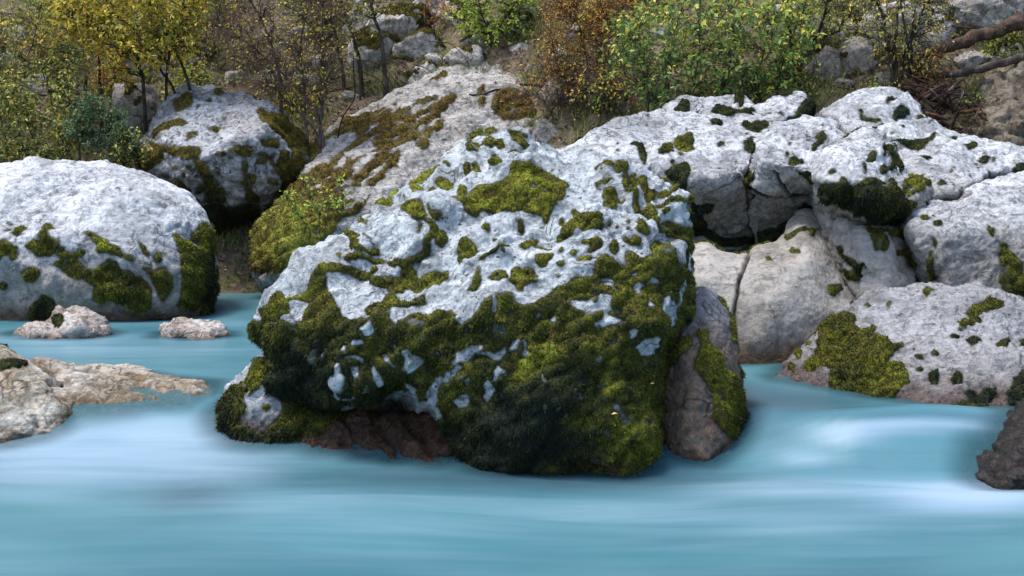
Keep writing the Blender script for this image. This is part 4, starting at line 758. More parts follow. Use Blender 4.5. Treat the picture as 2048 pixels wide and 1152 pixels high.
stone('boulder', 'wedge-shaped pale block with a dark mossy front beside the tilted block', [(1626,385,11.92),(1628,345,11.82),(1643,309,12.02),(1697,274,12.52),(1742,259,12.72),(1764,277,12.62),(1786,308,12.42),(1792,340,12.22),(1810,352,12.02),(1852,366,11.82),(1852,410,11.62),(1818,445,11.52),(1742,440,11.62),(1700,432,11.72),(1648,415,11.92)],
      [(1660,330,11.42),(1720,300,11.82),(1735,285,12.22),(1650,360,11.07),(1700,355,11.07),(1765,300,11.87),(1745,330,11.47),(1790,370,11.32),(1740,390,10.97),(1680,385,11.02),(1800,410,11.12),(1740,415,11.12),(1690,405,11.22)], 1.4, 0.06, 'dome', mo, step=3, blur=1, vox=3.5, dens=8415, blen=0.0171, bwid=.011, tone0=.22, tone=[(1820,370,30,20,.35),(1720,400,60,30,-.1)], hang=[(1720,400,90,30,.5)], rk=dict(RK, off=60, big=.05, mid=0.054), minpx=40, warp=4)
mo = Paint()
for p in ([(1260,190),(1290,140),(1330,160),(1360,185),(1320,215),(1265,215)], [(1040,160),(1080,170),(1080,195),(1180,200),(1190,215),(1100,225),(1070,210)], [(1145,245),(1180,235),(1220,245),(1180,265)], [(1240,340),(1280,345),(1330,370),(1420,360),(1500,320),(1480,360),(1400,410),(1290,390)], [(1730,470),(1770,455),(1820,465),(1770,490)], [(1650,390),(1720,370),(1740,390),(1700,420)],
          [(1390,205),(1450,210),(1440,230),(1400,230)], [(1390,460),(1440,455),(1500,450),(1440,480)], [(1940,510),(2000,490),(2020,570),(1970,575)]): mo.poly(ZR, p)
mo.ell(ZR, (1065,60,18,12),(1250,108,30,8),(1600,350,14,10),(1480,520,14,7),(1535,625,22,18),(1600,610,20,8))
mo.stroke(ZR, [(1780,570),(1840,550),(1890,540)], 10); mo.dots(27, 120, [(1660,220),(1760,180),(1830,210),(1880,260),(2040,310),(2040,350),(1960,360),(1880,400),(1800,330),(1700,270)], (1.1, 3.8), .45, .75); mo.soft(1)
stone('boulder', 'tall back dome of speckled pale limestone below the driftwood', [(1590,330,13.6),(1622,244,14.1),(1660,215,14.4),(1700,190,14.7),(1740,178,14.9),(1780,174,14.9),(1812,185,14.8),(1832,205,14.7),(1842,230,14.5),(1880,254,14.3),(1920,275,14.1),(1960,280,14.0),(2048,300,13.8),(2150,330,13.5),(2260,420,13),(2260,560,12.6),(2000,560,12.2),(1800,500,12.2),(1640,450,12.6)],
      [(1700,230,14.0),(1770,205,14.3),(1800,240,13.9),(1700,280,13.3),(1830,290,13.2),(1780,290,13.1),(1900,310,12.9),(2000,340,12.8),(1850,350,12.3),(1950,370,12.1),(1860,390,11.95),(1920,400,11.75),(1760,330,12.8),(2100,400,12.6),(1880,460,11.9),(2100,480,12.3)], 2.8, 0.16, 'dome', mo, step=3.5, blur=1, vox=3.8, dens=6885, blen=0.0171, bwid=.012, tone0=.16, cracks=crack([(790,560),(830,420),(1000,325),(1130,282),(1200,340),(1270,440),(1290,520),(1330,560)], [(620,262),(760,215),(925,215),(945,270),(990,300)], [(1340,735),(1450,705),(1620,685),(1700,615),(1810,565),(1900,535),(2048,530)], w=7), rk=dict(RK, off=64), minpx=40, warp=4)  # dark grooves drawn along neighbouring blocks' edges to set them apart
mo = Paint()
for p in ([(1860,920),(1900,930),(1930,980),(1990,1040),(2010,1120),(1960,1160),(1930,1100),(1880,1040)], [(1480,980),(1500,1000),(1515,1080),(1515,1152),(1490,1120),(1475,1040)], [(1490,900),(1520,940),(1515,975),(1500,950)], [(1790,850),(1830,870),(1840,910),(1800,880)], [(1615,660),(1640,620),(1700,610),(1660,660),(1640,690)]): mo.poly(ZR, p)
mo.poly(Z0, [(1995,490),(2030,520),(2060,560),(2060,620),(2010,600),(2000,560)]); mo.ell(ZR, (1440,820,24,17),(1515,848,24,14),(1490,800,12,8),(1270,910,6,8)); mo.stroke(ZR, [(1300,860),(1340,950),(1390,1060),(1410,1152)], 20); mo.soft(1)
stone('boulder', 'bulging pale block with dark streaked front on the right of the outcrop', [(1800,450,11.4),(1815,420,11.6),(1853,408,11.8),(1912,399,11.9),(1940,376,12.1),(1978,358,12.3),(2010,348,12.4),(2060,344,12.4),(2150,360,12.3),(2280,450,12),(2280,680,11.4),(2048,680,11.2),(1950,640,11.2),(1860,650,11.3),(1835,580,11.5),(1824,520,11.5),(1805,480,11.5)],
      [(1880,430,11.3),(1950,400,11.5),(2030,380,11.8),(1830,455,11.05),(1900,465,10.85),(1960,470,10.85),(2040,480,10.8),(2000,430,11.2),(1850,520,10.95),(1900,540,10.8),(1960,540,10.75),(2048,580,10.6),(1880,600,10.85),(2150,500,10.9),(2150,600,10.7),(1960,610,10.7)], 2.2, 0.12, 'ledge', mo, step=3.5, blur=2, vox=3.8, dens=9180, blen=0.0185, bwid=.01, tone0=.38, rk=dict(RK, off=70, mid=0.041), minpx=40, warp=4, stain=[(1900,540,80,50,.5),(2020,540,60,50,.45)])
mo = Paint()
for p in ([(1130,890),(1160,860),(1220,890),(1230,960),(1210,1000),(1180,980),(1150,990)], [(1080,820),(1150,850),(1240,870),(1310,860),(1310,900),(1260,900),(1230,880),(1120,870)], [(1270,985),(1300,970),(1340,990),(1320,1020),(1285,1015)], [(940,960),(970,950),(990,1000),(1050,1040),(1080,1080),(1060,1100),(1000,1040),(950,1000)], [(970,1080),(1010,1100),(1060,1090),(1080,1152),(1000,1152)], [(1340,1000),(1370,990),(1390,1060),(1360,1040)]): mo.poly(ZR, p)
mo.soft(1)
stone('boulder', 'smooth grey sloping rock wedged between the cracks of the outcrop', [(1625,395,11.9),(1700,418,11.8),(1815,432,11.8),(1815,470,11.7),(1832,520,11.6),(1848,570,11.5),(1860,640,11.4),(1780,680,11.3),(1710,650,11.4),(1690,580,11.6),(1668,530,11.7),(1656,490,11.8),(1650,450,11.9)], [(1690,450,11.4),(1750,460,11.2),(1790,480,11.25),(1720,520,11.15),(1780,540,11.05),(1750,600,11.0),(1700,560,11.35),(1810,560,11.1)], 1.4, 0.1, 'smooth', mo, step=3, blur=2, vox=3.5, dens=9180, blen=0.0156, bwid=.01, tone0=.38, rk=dict(facet=.04, facet_s=3.0, big=.05, mid=0.034, fine=.008, off=74), minpx=40, cracks=crack([(1100,1080),(1080,1060),(1060,1090)], [(1000,1040),(1080,1130)]))
mo = Paint(); mo.poly(ZR, [(645,910),(700,880),(740,855),(800,855),(860,840),(800,880),(780,910),(750,880),(690,900),(650,935)]); mo.poly(ZR, [(655,985),(680,970),(725,985),(715,1020),(690,1010)]); mo.ell(ZR, (540,1045,14,16)); mo.poly(ZQ, [(760,80),(830,70),(840,95),(790,130),(765,120)]); mo.soft(1)
stone('boulder', 'smooth beige saddle-shaped rock with one long vertical crack at the pool', [(1340,520,11.5),(1366,492,11.7),(1416,482,11.8),(1440,500,11.7),(1466,508,11.7),(1498,506,11.7),(1508,496,11.7),(1530,492,11.8),(1556,489,11.9),(1573,470,12.0),(1578,446,12.1),(1600,420,12.2),(1628,420,12.2),(1648,441,12.1),(1656,462,12.0),(1661,500,11.8),(1672,535,11.6),(1690,570,11.4),(1725,605,11.3),(1720,640,11.1),(1680,720,10.9),(1600,800,10.6),(1470,800,10.5),(1340,800,10.5)],
      [(1420,520,11.2),(1400,560,10.95),(1480,540,11.1),(1450,620,10.75),(1540,530,11.1),(1600,470,11.5),(1620,520,11.2),(1560,590,10.75),(1640,580,11.0),(1530,660,10.62),(1600,650,10.75),(1520,730,10.6),(1430,720,10.6),(1660,620,10.95)], 1.6, 0.12, 'smooth', mo, step=3, blur=3, vox=3.5, dens=9180, blen=0.0143, bwid=.01, tone0=.35, rk=dict(big=.06, mid=0.020, fine=.006, off=78), minpx=30, cracks=crack([(430,1010),(400,1090),(370,1160),(345,1330),(340,1600)], w=6))
# tilted boulder at the pool
mo = Paint()
for p in ([(645,510),(700,420),(730,340),(760,270),(830,240),(880,225),(910,245),(900,290),(960,310),(1020,300),(1020,330),(990,345),(1040,360),(1080,380),(1145,375),(1140,400),(1090,430),(1060,465),(1140,480),(1170,540),(1170,590),(1110,640),(1060,690),(960,760),(860,740),(760,640),(780,560),(800,500),(740,490),(690,520)], [(1450,220),(1510,190),(1560,160),(1640,180),(1630,205),(1560,215),(1500,240)], [(1440,270),(1490,245),(1540,270),(1480,290),(1450,310),(1430,330),(1410,320)], [(1450,370),(1500,345),(1535,380),(1490,395)], [(1600,380),(1630,360),(1680,360),(1650,395),(1610,410)], [(1270,545),(1290,510),(1325,540),(1320,590),(1290,585)], [(1380,570),(1410,530),(1440,540),(1420,605),(1390,600)], [(1430,640),(1480,620),(1510,650),(1540,610),(1610,595),(1610,630),(1570,680),(1560,760),(1400,760),(1380,700),(1450,680)], [(1660,650),(1700,550),(1760,510),(1800,520),(1800,760),(1680,740)], [(1280,420),(1310,410),(1335,430),(1300,440)]): mo.poly(ZQ, p)
mo.ell(ZQ, (1265,122,24,10),(1400,348,16,9),(970,210,13,9),(1075,192,10,12),(1220,440,26,9),(1225,508,18,12),(1200,405,10,6),(585,490,14,20),(622,435,14,22),(672,365,14,22),(720,310,16,20),(1735,370,14,18),(1170,585,12,12),(1415,283,10,8)); mo.soft(1)
stone('boulder', 'tilted lilac grey boulder with a large moss patch in the right pool', [(1535,785,9.75),(1560,745,9.95),(1590,712,10.15),(1622,690,10.3),(1652,660,10.45),(1700,612,10.7),(1742,590,10.8),(1800,578,10.85),(1862,569,10.9),(1950,555,11.0),(1992,570,10.9),(2036,590,10.7),(2060,610,10.6),(2160,660,10.3),(2280,760,9.9),(2280,920,9.2),(2000,920,8.6),(1760,900,8.9),(1600,860,9.3),(1540,830,9.5)],
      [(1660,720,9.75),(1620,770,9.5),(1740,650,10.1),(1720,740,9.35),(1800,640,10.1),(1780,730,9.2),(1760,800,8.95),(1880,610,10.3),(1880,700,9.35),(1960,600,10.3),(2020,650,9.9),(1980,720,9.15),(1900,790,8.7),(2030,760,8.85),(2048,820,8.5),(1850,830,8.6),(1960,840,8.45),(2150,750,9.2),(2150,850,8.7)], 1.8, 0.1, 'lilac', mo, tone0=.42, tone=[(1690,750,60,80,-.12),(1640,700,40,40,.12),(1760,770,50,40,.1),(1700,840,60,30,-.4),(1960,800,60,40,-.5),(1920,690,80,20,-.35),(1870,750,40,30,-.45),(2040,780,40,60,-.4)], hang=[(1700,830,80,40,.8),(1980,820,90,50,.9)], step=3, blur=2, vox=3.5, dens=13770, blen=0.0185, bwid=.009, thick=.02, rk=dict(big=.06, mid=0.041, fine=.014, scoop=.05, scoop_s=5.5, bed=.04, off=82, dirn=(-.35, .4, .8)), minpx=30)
stone('rock', 'dark wet brown rock rising from the foam on the right edge', [(1922,975,7.75),(1945,932,7.85),(1975,890,7.95),(2010,846,8.05),(2048,806,8.1),(2150,745,8.2),(2320,760,8.2),(2320,1080,7.4),(2000,1090,7.4),(1920,1050,7.6)], [(1980,940,7.55),(2020,880,7.7),(2048,860,7.7),(2030,950,7.4),(2150,820,7.75),(2150,950,7.35),(1990,1000,7.45)], 1.0, 0.09, 'wet_grey', None, step=3, vox=3.5, rk=dict(facet=.04, facet_s=3.0, big=.05, mid=0.047, fine=.012, bed=.05, off=88, dirn=(.7, .2, .6)), cat='rock')
stone('boulder', 'rough brown boulder beside the driftwood pile on the bank', [(1932,285,16.8),(1938,250,16.8),(1950,215,16.9),(1972,178,17.1),(2000,150,17.2),(2030,125,17.4),(2060,110,17.4),(2150,95,17.4),(2270,190,17.2),(2270,420,16.4),(2048,380,16.3),(1950,340,16.5)], [(1960,260,16.3),(1990,210,16.35),(2030,170,16.6),(2030,250,16.0),(2100,200,16.1),(2100,300,15.9),(2010,300,16.0)], 1.8, 0.15, 'brown', None, mossmat='olive_moss', vox=3.8, rk=dict(facet=.12, facet_s=1.6, big=.10, mid=0.108, fine=.025, bed=.09, off=92), auto=-.05)
sub = stone('rock', 'dark submerged rock showing faintly through the left shallows', [(250,1010,7.3),(300,985,7.4),(360,968,7.4),(430,975,7.35),(470,1005,7.25),(460,1050,7.1),(350,1060,7.0),(260,1050,7.1)], [(330,1010,7.1),(400,1000,7.15),(420,1030,7.05)], 0.6, 0.1, 'wet', None, rk=dict(big=.03, mid=0.027, fine=.008, off=95), cat='rock')
sub.location.z -= 0.15; ROCK_GEO[-1] = (ROCK_GEO[-1][0]-np.array([0, 0, .15]), ROCK_GEO[-1][1])
# ------------------------------------------------------------------ water
wxs = np.concatenate([np.arange(-45, -8, 1.2), np.arange(-8, 8, 0.06), np.arange(8, 46, 1.2)])
wys = np.concatenate([np.arange(1.5, 5.4, 0.3), np.arange(5.4, 11.5, 0.06), np.arange(11.5, 19.2, 0.11)])
V, Q = grid_sheet('water', wxs, wys, level)
av = np.concatenate([v for v, q in ROCK_GEO]); k = 0; aq = []
for v, q in ROCK_GEO: aq.append(q+k); k += len(v)
aq = np.concatenate(aq); near = np.abs(av[aq[:, 0], 2]-0.15) < 0.75; aq = aq[near]
bvh = BVHTree.FromPolygons(av.tolist(), aq.tolist())
dist = np.full(len(V), 1.0); sel = np.nonzero((np.abs(V[:, 0]) < 8.2) & (V[:, 1] > 5.3))[0]
for i in sel:
    p, n, f, d = bvh.find_nearest(V[i], 1.0)
    if d is not None: dist[i] = d
px, py = project(V)
foam = blobs(px, py, [(150,900,330,46,.6),(60,960,260,44,.35),(420,930,160,40,.35),(330,850,160,35,.45),(1830,852,190,12,.75),(1700,875,70,16,.6),(1610,915,70,18,.45),(1950,985,190,24,.9),(1600,975,220,24,.45),(1980,1010,200,30,.4),(130,672,140,12,.4),(200,700,260,16,.3),(650,1010,260,30,.35),(1300,1020,300,30,.3),(1620,1050,260,30,.25),(900,1060,400,30,.12),(460,650,60,10,.2)])
water_shade = blobs(px, py, [(900,958,480,26,.9),(1250,955,220,28,.7),(1600,800,160,26,.8),(1850,835,200,9,.7),(1540,860,60,40,.45),(350,610,140,20,.5),(470,600,60,20,.5),(470,870,60,60,.25),(1720,930,140,26,.3),(370,1000,110,24,.85),(1500,1160,700,36,.35),(300,1150,400,24,.2),(700,1115,260,10,.2),(1430,1085,260,9,.2)])  # dark rock shade and reflections painted into the water, and the sunken rock's smudge
churn = blobs(px, py, [(100,870,300,40,1),(1950,975,120,40,1),(1950,850,120,40,.6)])
me = mesh_from('water', V, [Q]); attr(me, 'foam', np.clip(foam, 0, 1.2)); attr(me, 'shore', dist+0.04*fbm(V*np.array([.4, 1, 1]), 3.0, 2)); attr(me, 'water_shade', np.clip(water_shade, 0, 1))
m = NT('silky_river_water')
P1 = m.pos((0.35, 2.2, 0)); n1 = m.noise(P1, 1.6, 5, 0.55, 0.6); n2 = m.noise(m.pos((0.3, 2.6, 0)), 3.0, 4, 0.5, 0.3); n3 = m.noise(m.pos((.5, .8, 0)), 0.7, 3, 0.5)
c = m.mix(m.rng(n3, 0.3, 0.7), (0.042, 0.158, 0.198), (0.085, 0.238, 0.275))
c = m.mix(m.rng(m.attr('water_shade'), 0, 1, 0, .8, False), c, (0.030, 0.075, 0.105))
f = m.math('ADD', m.attr('foam'), m.math('MULTIPLY', m.math('SUBTRACT', n1, 0.5), 0.55)); f = m.math('ADD', f, m.math('MULTIPLY', m.math('SUBTRACT', n2, 0.5), 0.28))
n4 = m.noise(m.pos((0.12, 5.0, 0), (0, 0, .06)), 7.0, 4, 0.6, .2); f = m.math('ADD', f, m.math('MULTIPLY', m.math('SUBTRACT', n4, 0.5), 0.22)); f = m.math('ADD', f, .08)
c = m.mix(m.rng(f, -0.1, 1.25, 0.0, 1.0), c, (0.31, 0.425, 0.54))
tr = m.n('BsdfTransparent'); tr.inputs[0].default_value = (0.75, 0.88, 0.9, 1)
mx = m.n('MixShader'); m.l(m.rng(m.attr('shore'), 0.0, 0.24, 0.42, 1.0), mx.inputs[0])
m.done(c, m.rng(f, 0, 1, 0.30, 0.6), None, 0.5)
m.l(tr.outputs[0], mx.inputs[1]); m.l(m.p.outputs[0], mx.inputs[2]); m.l(mx.outputs[0], m.out.inputs[0])
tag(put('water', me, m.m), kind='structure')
# ------------------------------------------------------------------ hillside stones
def cube_ball(n):
    t = np.tan(np.linspace(-1, 1, n+1)*math.pi/4); a, b = np.meshgrid(t, t); o = np.ones_like(a); V = []; Q = []; k = 0
    i = np.arange((n+1)**2).reshape(n+1, n+1); q = np.stack([i[:-1, :-1].ravel(), i[:-1, 1:].ravel(), i[1:, 1:].ravel(), i[1:, :-1].ravel()], -1)
    for f in ((a, b, o), (b, a, -o), (o, a, b), (-o, b, a), (b, o, a), (a, -o, b)):
        V.append(np.stack([c.ravel() for c in f], -1)); Q.append(q+k); k += (n+1)**2
    V = np.concatenate(V); Q = np.concatenate(Q); V /= np.linalg.norm(V, axis=1)[:, None]
    _, f, inv = np.unique(np.round(V*1e5).astype(int), axis=0, return_index=True, return_inverse=True)
    return V[f], inv.reshape(-1)[Q]
BALL = {n: cube_ball(n) for n in (8, 14, 22)}
def hill_rock(px, py, wpx, hpx, seed, label, mat='bank', group=None, mossy=0.0, Y=None, name='hillside_rock', cat='rock', sink=0.35, n=None, mossmat='olive_moss'):
    """stone lying on the slope whose middle shows at this pixel"""
    r = np.random.RandomState(seed); g = ground_hit(px, py+0.35*hpx) if Y is None else world(px, py, Y)
    sc = g[1]/F; D, Q = BALL[n or (22 if wpx > 115 else 14 if wpx > 28 else 8)]
    nr = r.normal(size=(11, 3)); nr /= np.linalg.norm(nr, axis=1)[:, None]; off = r.uniform(0.72, 1.0, 11)
    rad = np.min(np.where((D@nr.T) > 0.12, off/np.maximum(D@nr.T, 0.12), 1.6), axis=1); rad = np.minimum(rad, 1.25)
    V = D*rad[:, None]*np.array([wpx*sc*0.5, wpx*sc*0.42, hpx*sc*0.62]); a = r.uniform(-0.5, 0.5)
    V = V@np.array([[math.cos(a*.3), 0, math.sin(a*.3)], [0, 1, 0], [-math.sin(a*.3), 0, math.cos(a*.3)]])
    c = g+np.array([0, 0.12*wpx*sc, (0.5-sink)*0.5*hpx*sc]); V = V+c
    N = normals(V, Q); s = wpx*sc
    V = rough(V, N, facet=.05*s, facet_s=2.2/s, big=.05*s, mid=.05*s, fine=.012*s, bed=.05*s, off=seed*1.7, fs=1.0 if s > .6 else 1.6); N = normals(V, Q)
    me = mesh_from(name, V, [Q]); mv = sstep(0.05, 0.25, fbm(V, 2.2/s, 3, .6, off=seed)+mossy-0.25+0.25*N[:, 2])
    attr(me, 'moss', mv*0.12); attr(me, 'above', np.full(len(V), 3.0)); attr(me, 'crack', 0*mv); attr(me, 'stain', 0*mv)
    o = put(name, me, M[mat], None, np.array([c[0], c[1], V[:, 2].min()])); tag(o, label, cat, group)
    if mossy > 0 and wpx > 40:
        moss_parts(o, V, Q, N, mv, np.clip(0.45+0.3*fbm(V, 2.0, 2, off=seed), 0, 1), M[mossmat], 0.03, 2500, 0.035, 0.018, np.zeros(len(V)), 60)
    return o
for k, (x, y, ww, hh, mo_, lab) in enumerate([
    (800,38,120,66,.3,'large pale hillside rock with green moss above the leaning slab'), (752,92,86,70,.1,'pale upright rock behind the thick leaning trunk'), (836,88,84,60,.2,'grey rock with a dark hollow beside it above the slab'),
    (1118,112,42,44,0,'white pointed rock half hidden in the rusty shrub'), (1642,55,130,84,0,'broad pale rock behind the forked dark stems'), (1790,62,116,112,0,'tall pale rock behind the clustered bare stems'), (1985,22,170,70,.05,'large pale rock above the upper fallen log'),
    (1950,118,90,36,0,'pale rough rock between the two fallen logs'), (1655,124,72,58,0,'greyish rock behind the leafy green shrub stems'), (268,200,100,84,.15,'grey mossy rock left of the angular boulder'), (255,236,80,44,0,'beige rounded rock at the foot of the grey mossy rock'),
    (285,122,92,32,.2,'flat pale rock under the yellow tree branches'), (192,282,40,40,0,'small round brownish rock by the teal bush'), (232,300,60,42,0,'beige brown rock under the teal bush'), (1135,168,94,52,0,'lilac grey rock beside the top of the slab'), (1090,262,46,50,0,'pale narrow rock at the slab foot behind the midstream boulder'),
    (1772,160,44,28,0,'small grey rock at the foot of the clustered stems'), (545,150,52,48,0,'grey rock seen through the bare twiggy shrub'), (470,152,34,36,0,'small white rock above the angular boulder')]):
    hill_rock(x, y, ww, hh, 100+k, lab, mossy=mo_)
for k, (x, y, ww, hh, lab) in enumerate([(905,25,80,44,'mossy pale rock beneath the lime sapling'),(720,30,70,60,'pale rock face between the slender trunks'),(960,75,60,34,'flat grey rock below the lime sapling'),(620,150,56,50,'lichen grey rock behind the twiggy shrub stem'),(1050,20,60,40,'pale rock right of the lime sapling'),(90,165,70,40,'flat mossy rock among the left bank shrubs'),(1720,110,80,70,'pale split rock left of the clustered stems'),(1870,60,70,60,'pale rock left of the upper fallen log'),(1560,60,60,50,'pale rock seen through the forked stems'),(2030,110,60,50,'grey rock at the right edge between the logs'),(20,60,70,40,'mossy flat rock high at the left edge'),(400,95,60,40,'pale rock showing through the yellow tree')]):
    hill_rock(x, y, ww, hh, 160+k, lab, mossy=.2)
PLACES = [(40, 'below the left bank shrubs'), (190, 'by the slim straight trunk'), (330, 'under the yellow tree'), (470, 'above the angular boulder'), (590, 'by the bare twiggy shrub'), (730, 'among the leaning trunks'), (850, 'above the leaning slab'), (980, 'under the lime sapling'), (1150, 'by the rusty shrub'), (1300, 'behind the leafy green shrub'), (1450, 'by the straight trunk behind the green shrub'), (1600, 'by the forked stems'), (1720, 'between the forked and the clustered stems'), (1830, 'by the clustered stems'), (1980, 'by the fallen logs')]
def near(x): return min(PLACES, key=lambda p: abs(p[0]-x))[1]
R_ = random.Random(31)
for k, (x, y, ww) in enumerate([(862,8,70),(880,52,32),(930,108,70),(868,116,34),(905,116,30),(1036,96,38),(1062,134,30),(842,146,60),(700,190,30),(640,120,36),(1010,60,36),(960,40,44),(1250,210,30),(1700,95,44),(1730,20,60),(1860,30,50),(1560,20,60),(1690,165,36),(150,176,22),(230,160,44),(60,180,40),(110,130,36),(20,120,44),(320,140,44),(390,120,36),(600,60,40),(560,90,36),(1160,60,40),(1330,60,40),(1480,60,40),(2030,180,50),(1890,170,40)]):
    hill_rock(x, y, ww, ww*R_.uniform(.5, .8), 200+k, 'small pale rock in the leaf litter '+near(x), group='small rocks scattered on the slope', mossy=0.05)

# ------------------------------------------------------------------ bark, leaves
def bark(name, c1, c2):
    m = NT(name); n = m.noise(m.pos((1, 1, .25)), 30, 5, .65); b = m.noise(m.pos(), 5, 4, .6)
    return m.done(m.mix(m.rng(b, .35, .65), m.mix(m.rng(n, .35, .65), c1, c2), tuple(.6*x for x in c1)), .9, m.bump(n, .6, .02), .15)
M['bark'] = bark('dark_bark', (0.042, 0.033, 0.027), (0.11, 0.09, 0.072)); M['grey_bark'] = bark('grey_bark', (0.06, 0.05, 0.042), (0.15, 0.125, 0.10))
M['twig'] = bark('twig_bark', (0.11, 0.078, 0.066), (0.22, 0.165, 0.14)); M['cane'] = bark('red_cane', (0.075, 0.034, 0.024), (0.16, 0.08, 0.05)); M['drift'] = bark('driftwood', (0.035, 0.019, 0.013), (0.105, 0.058, 0.038)); M['grey_drift'] = bark('grey_driftwood', (0.07, 0.055, 0.048), (0.20, 0.16, 0.14)); M['log'] = bark('log_bark', (0.06, 0.04, 0.03), (0.19, 0.12, 0.085)); M['stick'] = bark('dark_stick', (0.02, 0.02, 0.021), (0.05, 0.052, 0.056))
def leaf_mat(name, stops, trans=.3):
    m = NT(name); c = m.ramp(m.attr('tone'), stops); m.done(c, .55, None, .3)
    t = m.n('BsdfTranslucent'); m.l(c, t.inputs[0]); x = m.n('MixShader'); x.inputs[0].default_value = trans
    m.l(m.p.outputs[0], x.inputs[1]); m.l(t.outputs[0], x.inputs[2]); m.l(x.outputs[0], m.out.inputs[0]); return m.m
M['l_green'] = leaf_mat('green_leaves', [(0, (0.043, 0.083, 0.027)), (.35, (0.130, 0.236, 0.070)), (.6, (0.260, 0.400, 0.106)), (.8, (0.471, 0.565, 0.117)), (1, (0.849, 0.707, 0.117))])
M['l_yellow'] = leaf_mat('yellow_leaves', [(0, (0.129, 0.181, 0.039)), (.3, (0.386, 0.425, 0.077)), (.6, (0.850, 0.669, 0.103)), (.85, (0.880, 0.644, 0.103)), (1, (0.880, 0.425, 0.077))], .45)
M['l_olive'] = leaf_mat('olive_leaves', [(0, (0.062, 0.093, 0.036)), (.4, (0.220, 0.284, 0.078)), (.7, (0.501, 0.501, 0.126)), (.88, (0.880, 0.752, 0.155)), (1, (0.880, 0.532, 0.126))])
M['l_teal'] = leaf_mat('teal_leaves', [(0, (.03, .055, .03)), (.5, (.10, .18, .085)), (1, (.26, .36, .16))])
M['l_rust'] = leaf_mat('rusty_leaves', [(0, (0.116, 0.070, 0.028)), (.4, (0.398, 0.199, 0.059)), (.75, (0.799, 0.398, 0.094)), (1, (0.880, 0.704, 0.188))], .35)
M['l_lime'] = leaf_mat('lime_leaves', [(0, (0.103, 0.178, 0.031)), (.5, (0.354, 0.502, 0.084)), (1, (0.835, 0.877, 0.167))], .4)
M['l_litter'] = leaf_mat('leaf_litter', [(0, (0.053, 0.039, 0.027)), (.4, (0.173, 0.120, 0.075)), (.7, (0.345, 0.255, 0.150)), (.9, (0.540, 0.420, 0.240)), (1, (0.750, 0.570, 0.180))], .1)
M['l_grass'] = leaf_mat('grass_blades', [(0, (0.081, 0.109, 0.033)), (.5, (0.246, 0.300, 0.081)), (1, (0.707, 0.599, 0.246))], .2)

def tubes(lines, sides):
    """lines: list of (points (n,3), radii (n)); open-walled tapered tubes with end points"""
    Vs = []; Qs = []; k = 0; ang = np.arange(sides)*2*math.pi/sides; ca, sa = np.cos(ang), np.sin(ang)
    for p, r in lines:
        n = len(p); t = np.gradient(p, axis=0); t /= np.linalg.norm(t, axis=1)[:, None]+1e-9
        ref = np.where(np.abs(t[:, 2:3]) > .85, np.array([[1., 0, 0]]), np.array([[0, 0, 1.]])); u = np.cross(t, ref); u /= np.linalg.norm(u, axis=1)[:, None]+1e-9; v = np.cross(t, u)
        ring = p[:, None]+r[:, None, None]*(u[:, None]*ca[None, :, None]+v[:, None]*sa[None, :, None])
        i = k+np.arange(n*sides).reshape(n, sides); j = np.roll(i, -1, 1)
        Qs.append(np.stack([i[:-1].ravel(), j[:-1].ravel(), j[1:].ravel(), i[1:].ravel()], -1))
        e0, e1 = k+n*sides, k+n*sides+1
        if sides > 3: Qs.append(np.stack([j[0], i[0], np.full(sides, e0), np.full(sides, e0)], -1)); Qs.append(np.stack([i[-1], j[-1], np.full(sides, e1), np.full(sides, e1)], -1))
        Vs += [ring.reshape(-1, 3), p[:1]-t[:1]*r[0]*.3, p[-1:]+t[-1:]*r[-1]*.5]; k += n*sides+2
    return np.concatenate(Vs), np.concatenate(Qs)
def wob(a, b, n, amp, R, bow=0.0):
    t = np.linspace(0, 1, n)[:, None]; p = a+(b-a)*t; L = np.linalg.norm(b-a)
    p = p+np.array([0, 0, bow*L])*(4*t*(1-t)); w_ = np.cumsum(R.normal(size=(n, 3)), 0)*amp*L/math.sqrt(n); w_ -= t*w_[-1]; w_[0] = 0
    return p+w_
def smooth_line(p, n):
    p = np.asarray(p, float)
    d = np.concatenate([[0], np.cumsum(np.linalg.norm(np.diff(p, axis=0), axis=1))]); t = np.linspace(0, d[-1], n)
    q = np.stack([np.interp(t, d, p[:, k]) for k in range(3)], -1)
    for _ in range(2): q[1:-1] = .25*q[:-2]+.5*q[1:-1]+.25*q[2:]
    return q
def leaf_quads(P, D, size, ratio, R, flop=.6):
    n = len(P); D = D/(np.linalg.norm(D, axis=1)[:, None]+1e-9); up = R.normal(size=(n, 3))*flop+np.array([0, 0, 1.]); s = np.cross(D, up); s /= np.linalg.norm(s, axis=1)[:, None]+1e-9; nn = np.cross(s, D)
    L = (size*R.uniform(.6, 1.3, n))[:, None]; w_ = L*ratio*.5; f = .25*w_
    V = np.stack([P, P+D*L*.5+s*w_+nn*f, P+D*L-nn*L*.12, P+D*L*.45-s*w_+nn*f], 1).reshape(-1, 3)
    return V, np.arange(4*n).reshape(-1, 4)
def in_poly(poly, n, R):
    xs = [p[0] for p in poly]; ys = [p[1] for p in poly]; out = []
    while sum(len(o) for o in out) < n:
        x = R.uniform(min(xs), max(xs), 4*n); y = R.uniform(min(ys), max(ys), 4*n); k = poly_mask(poly, x, y); out.append(np.stack([x[k], y[k]], -1))
    return np.concatenate(out)[:n]
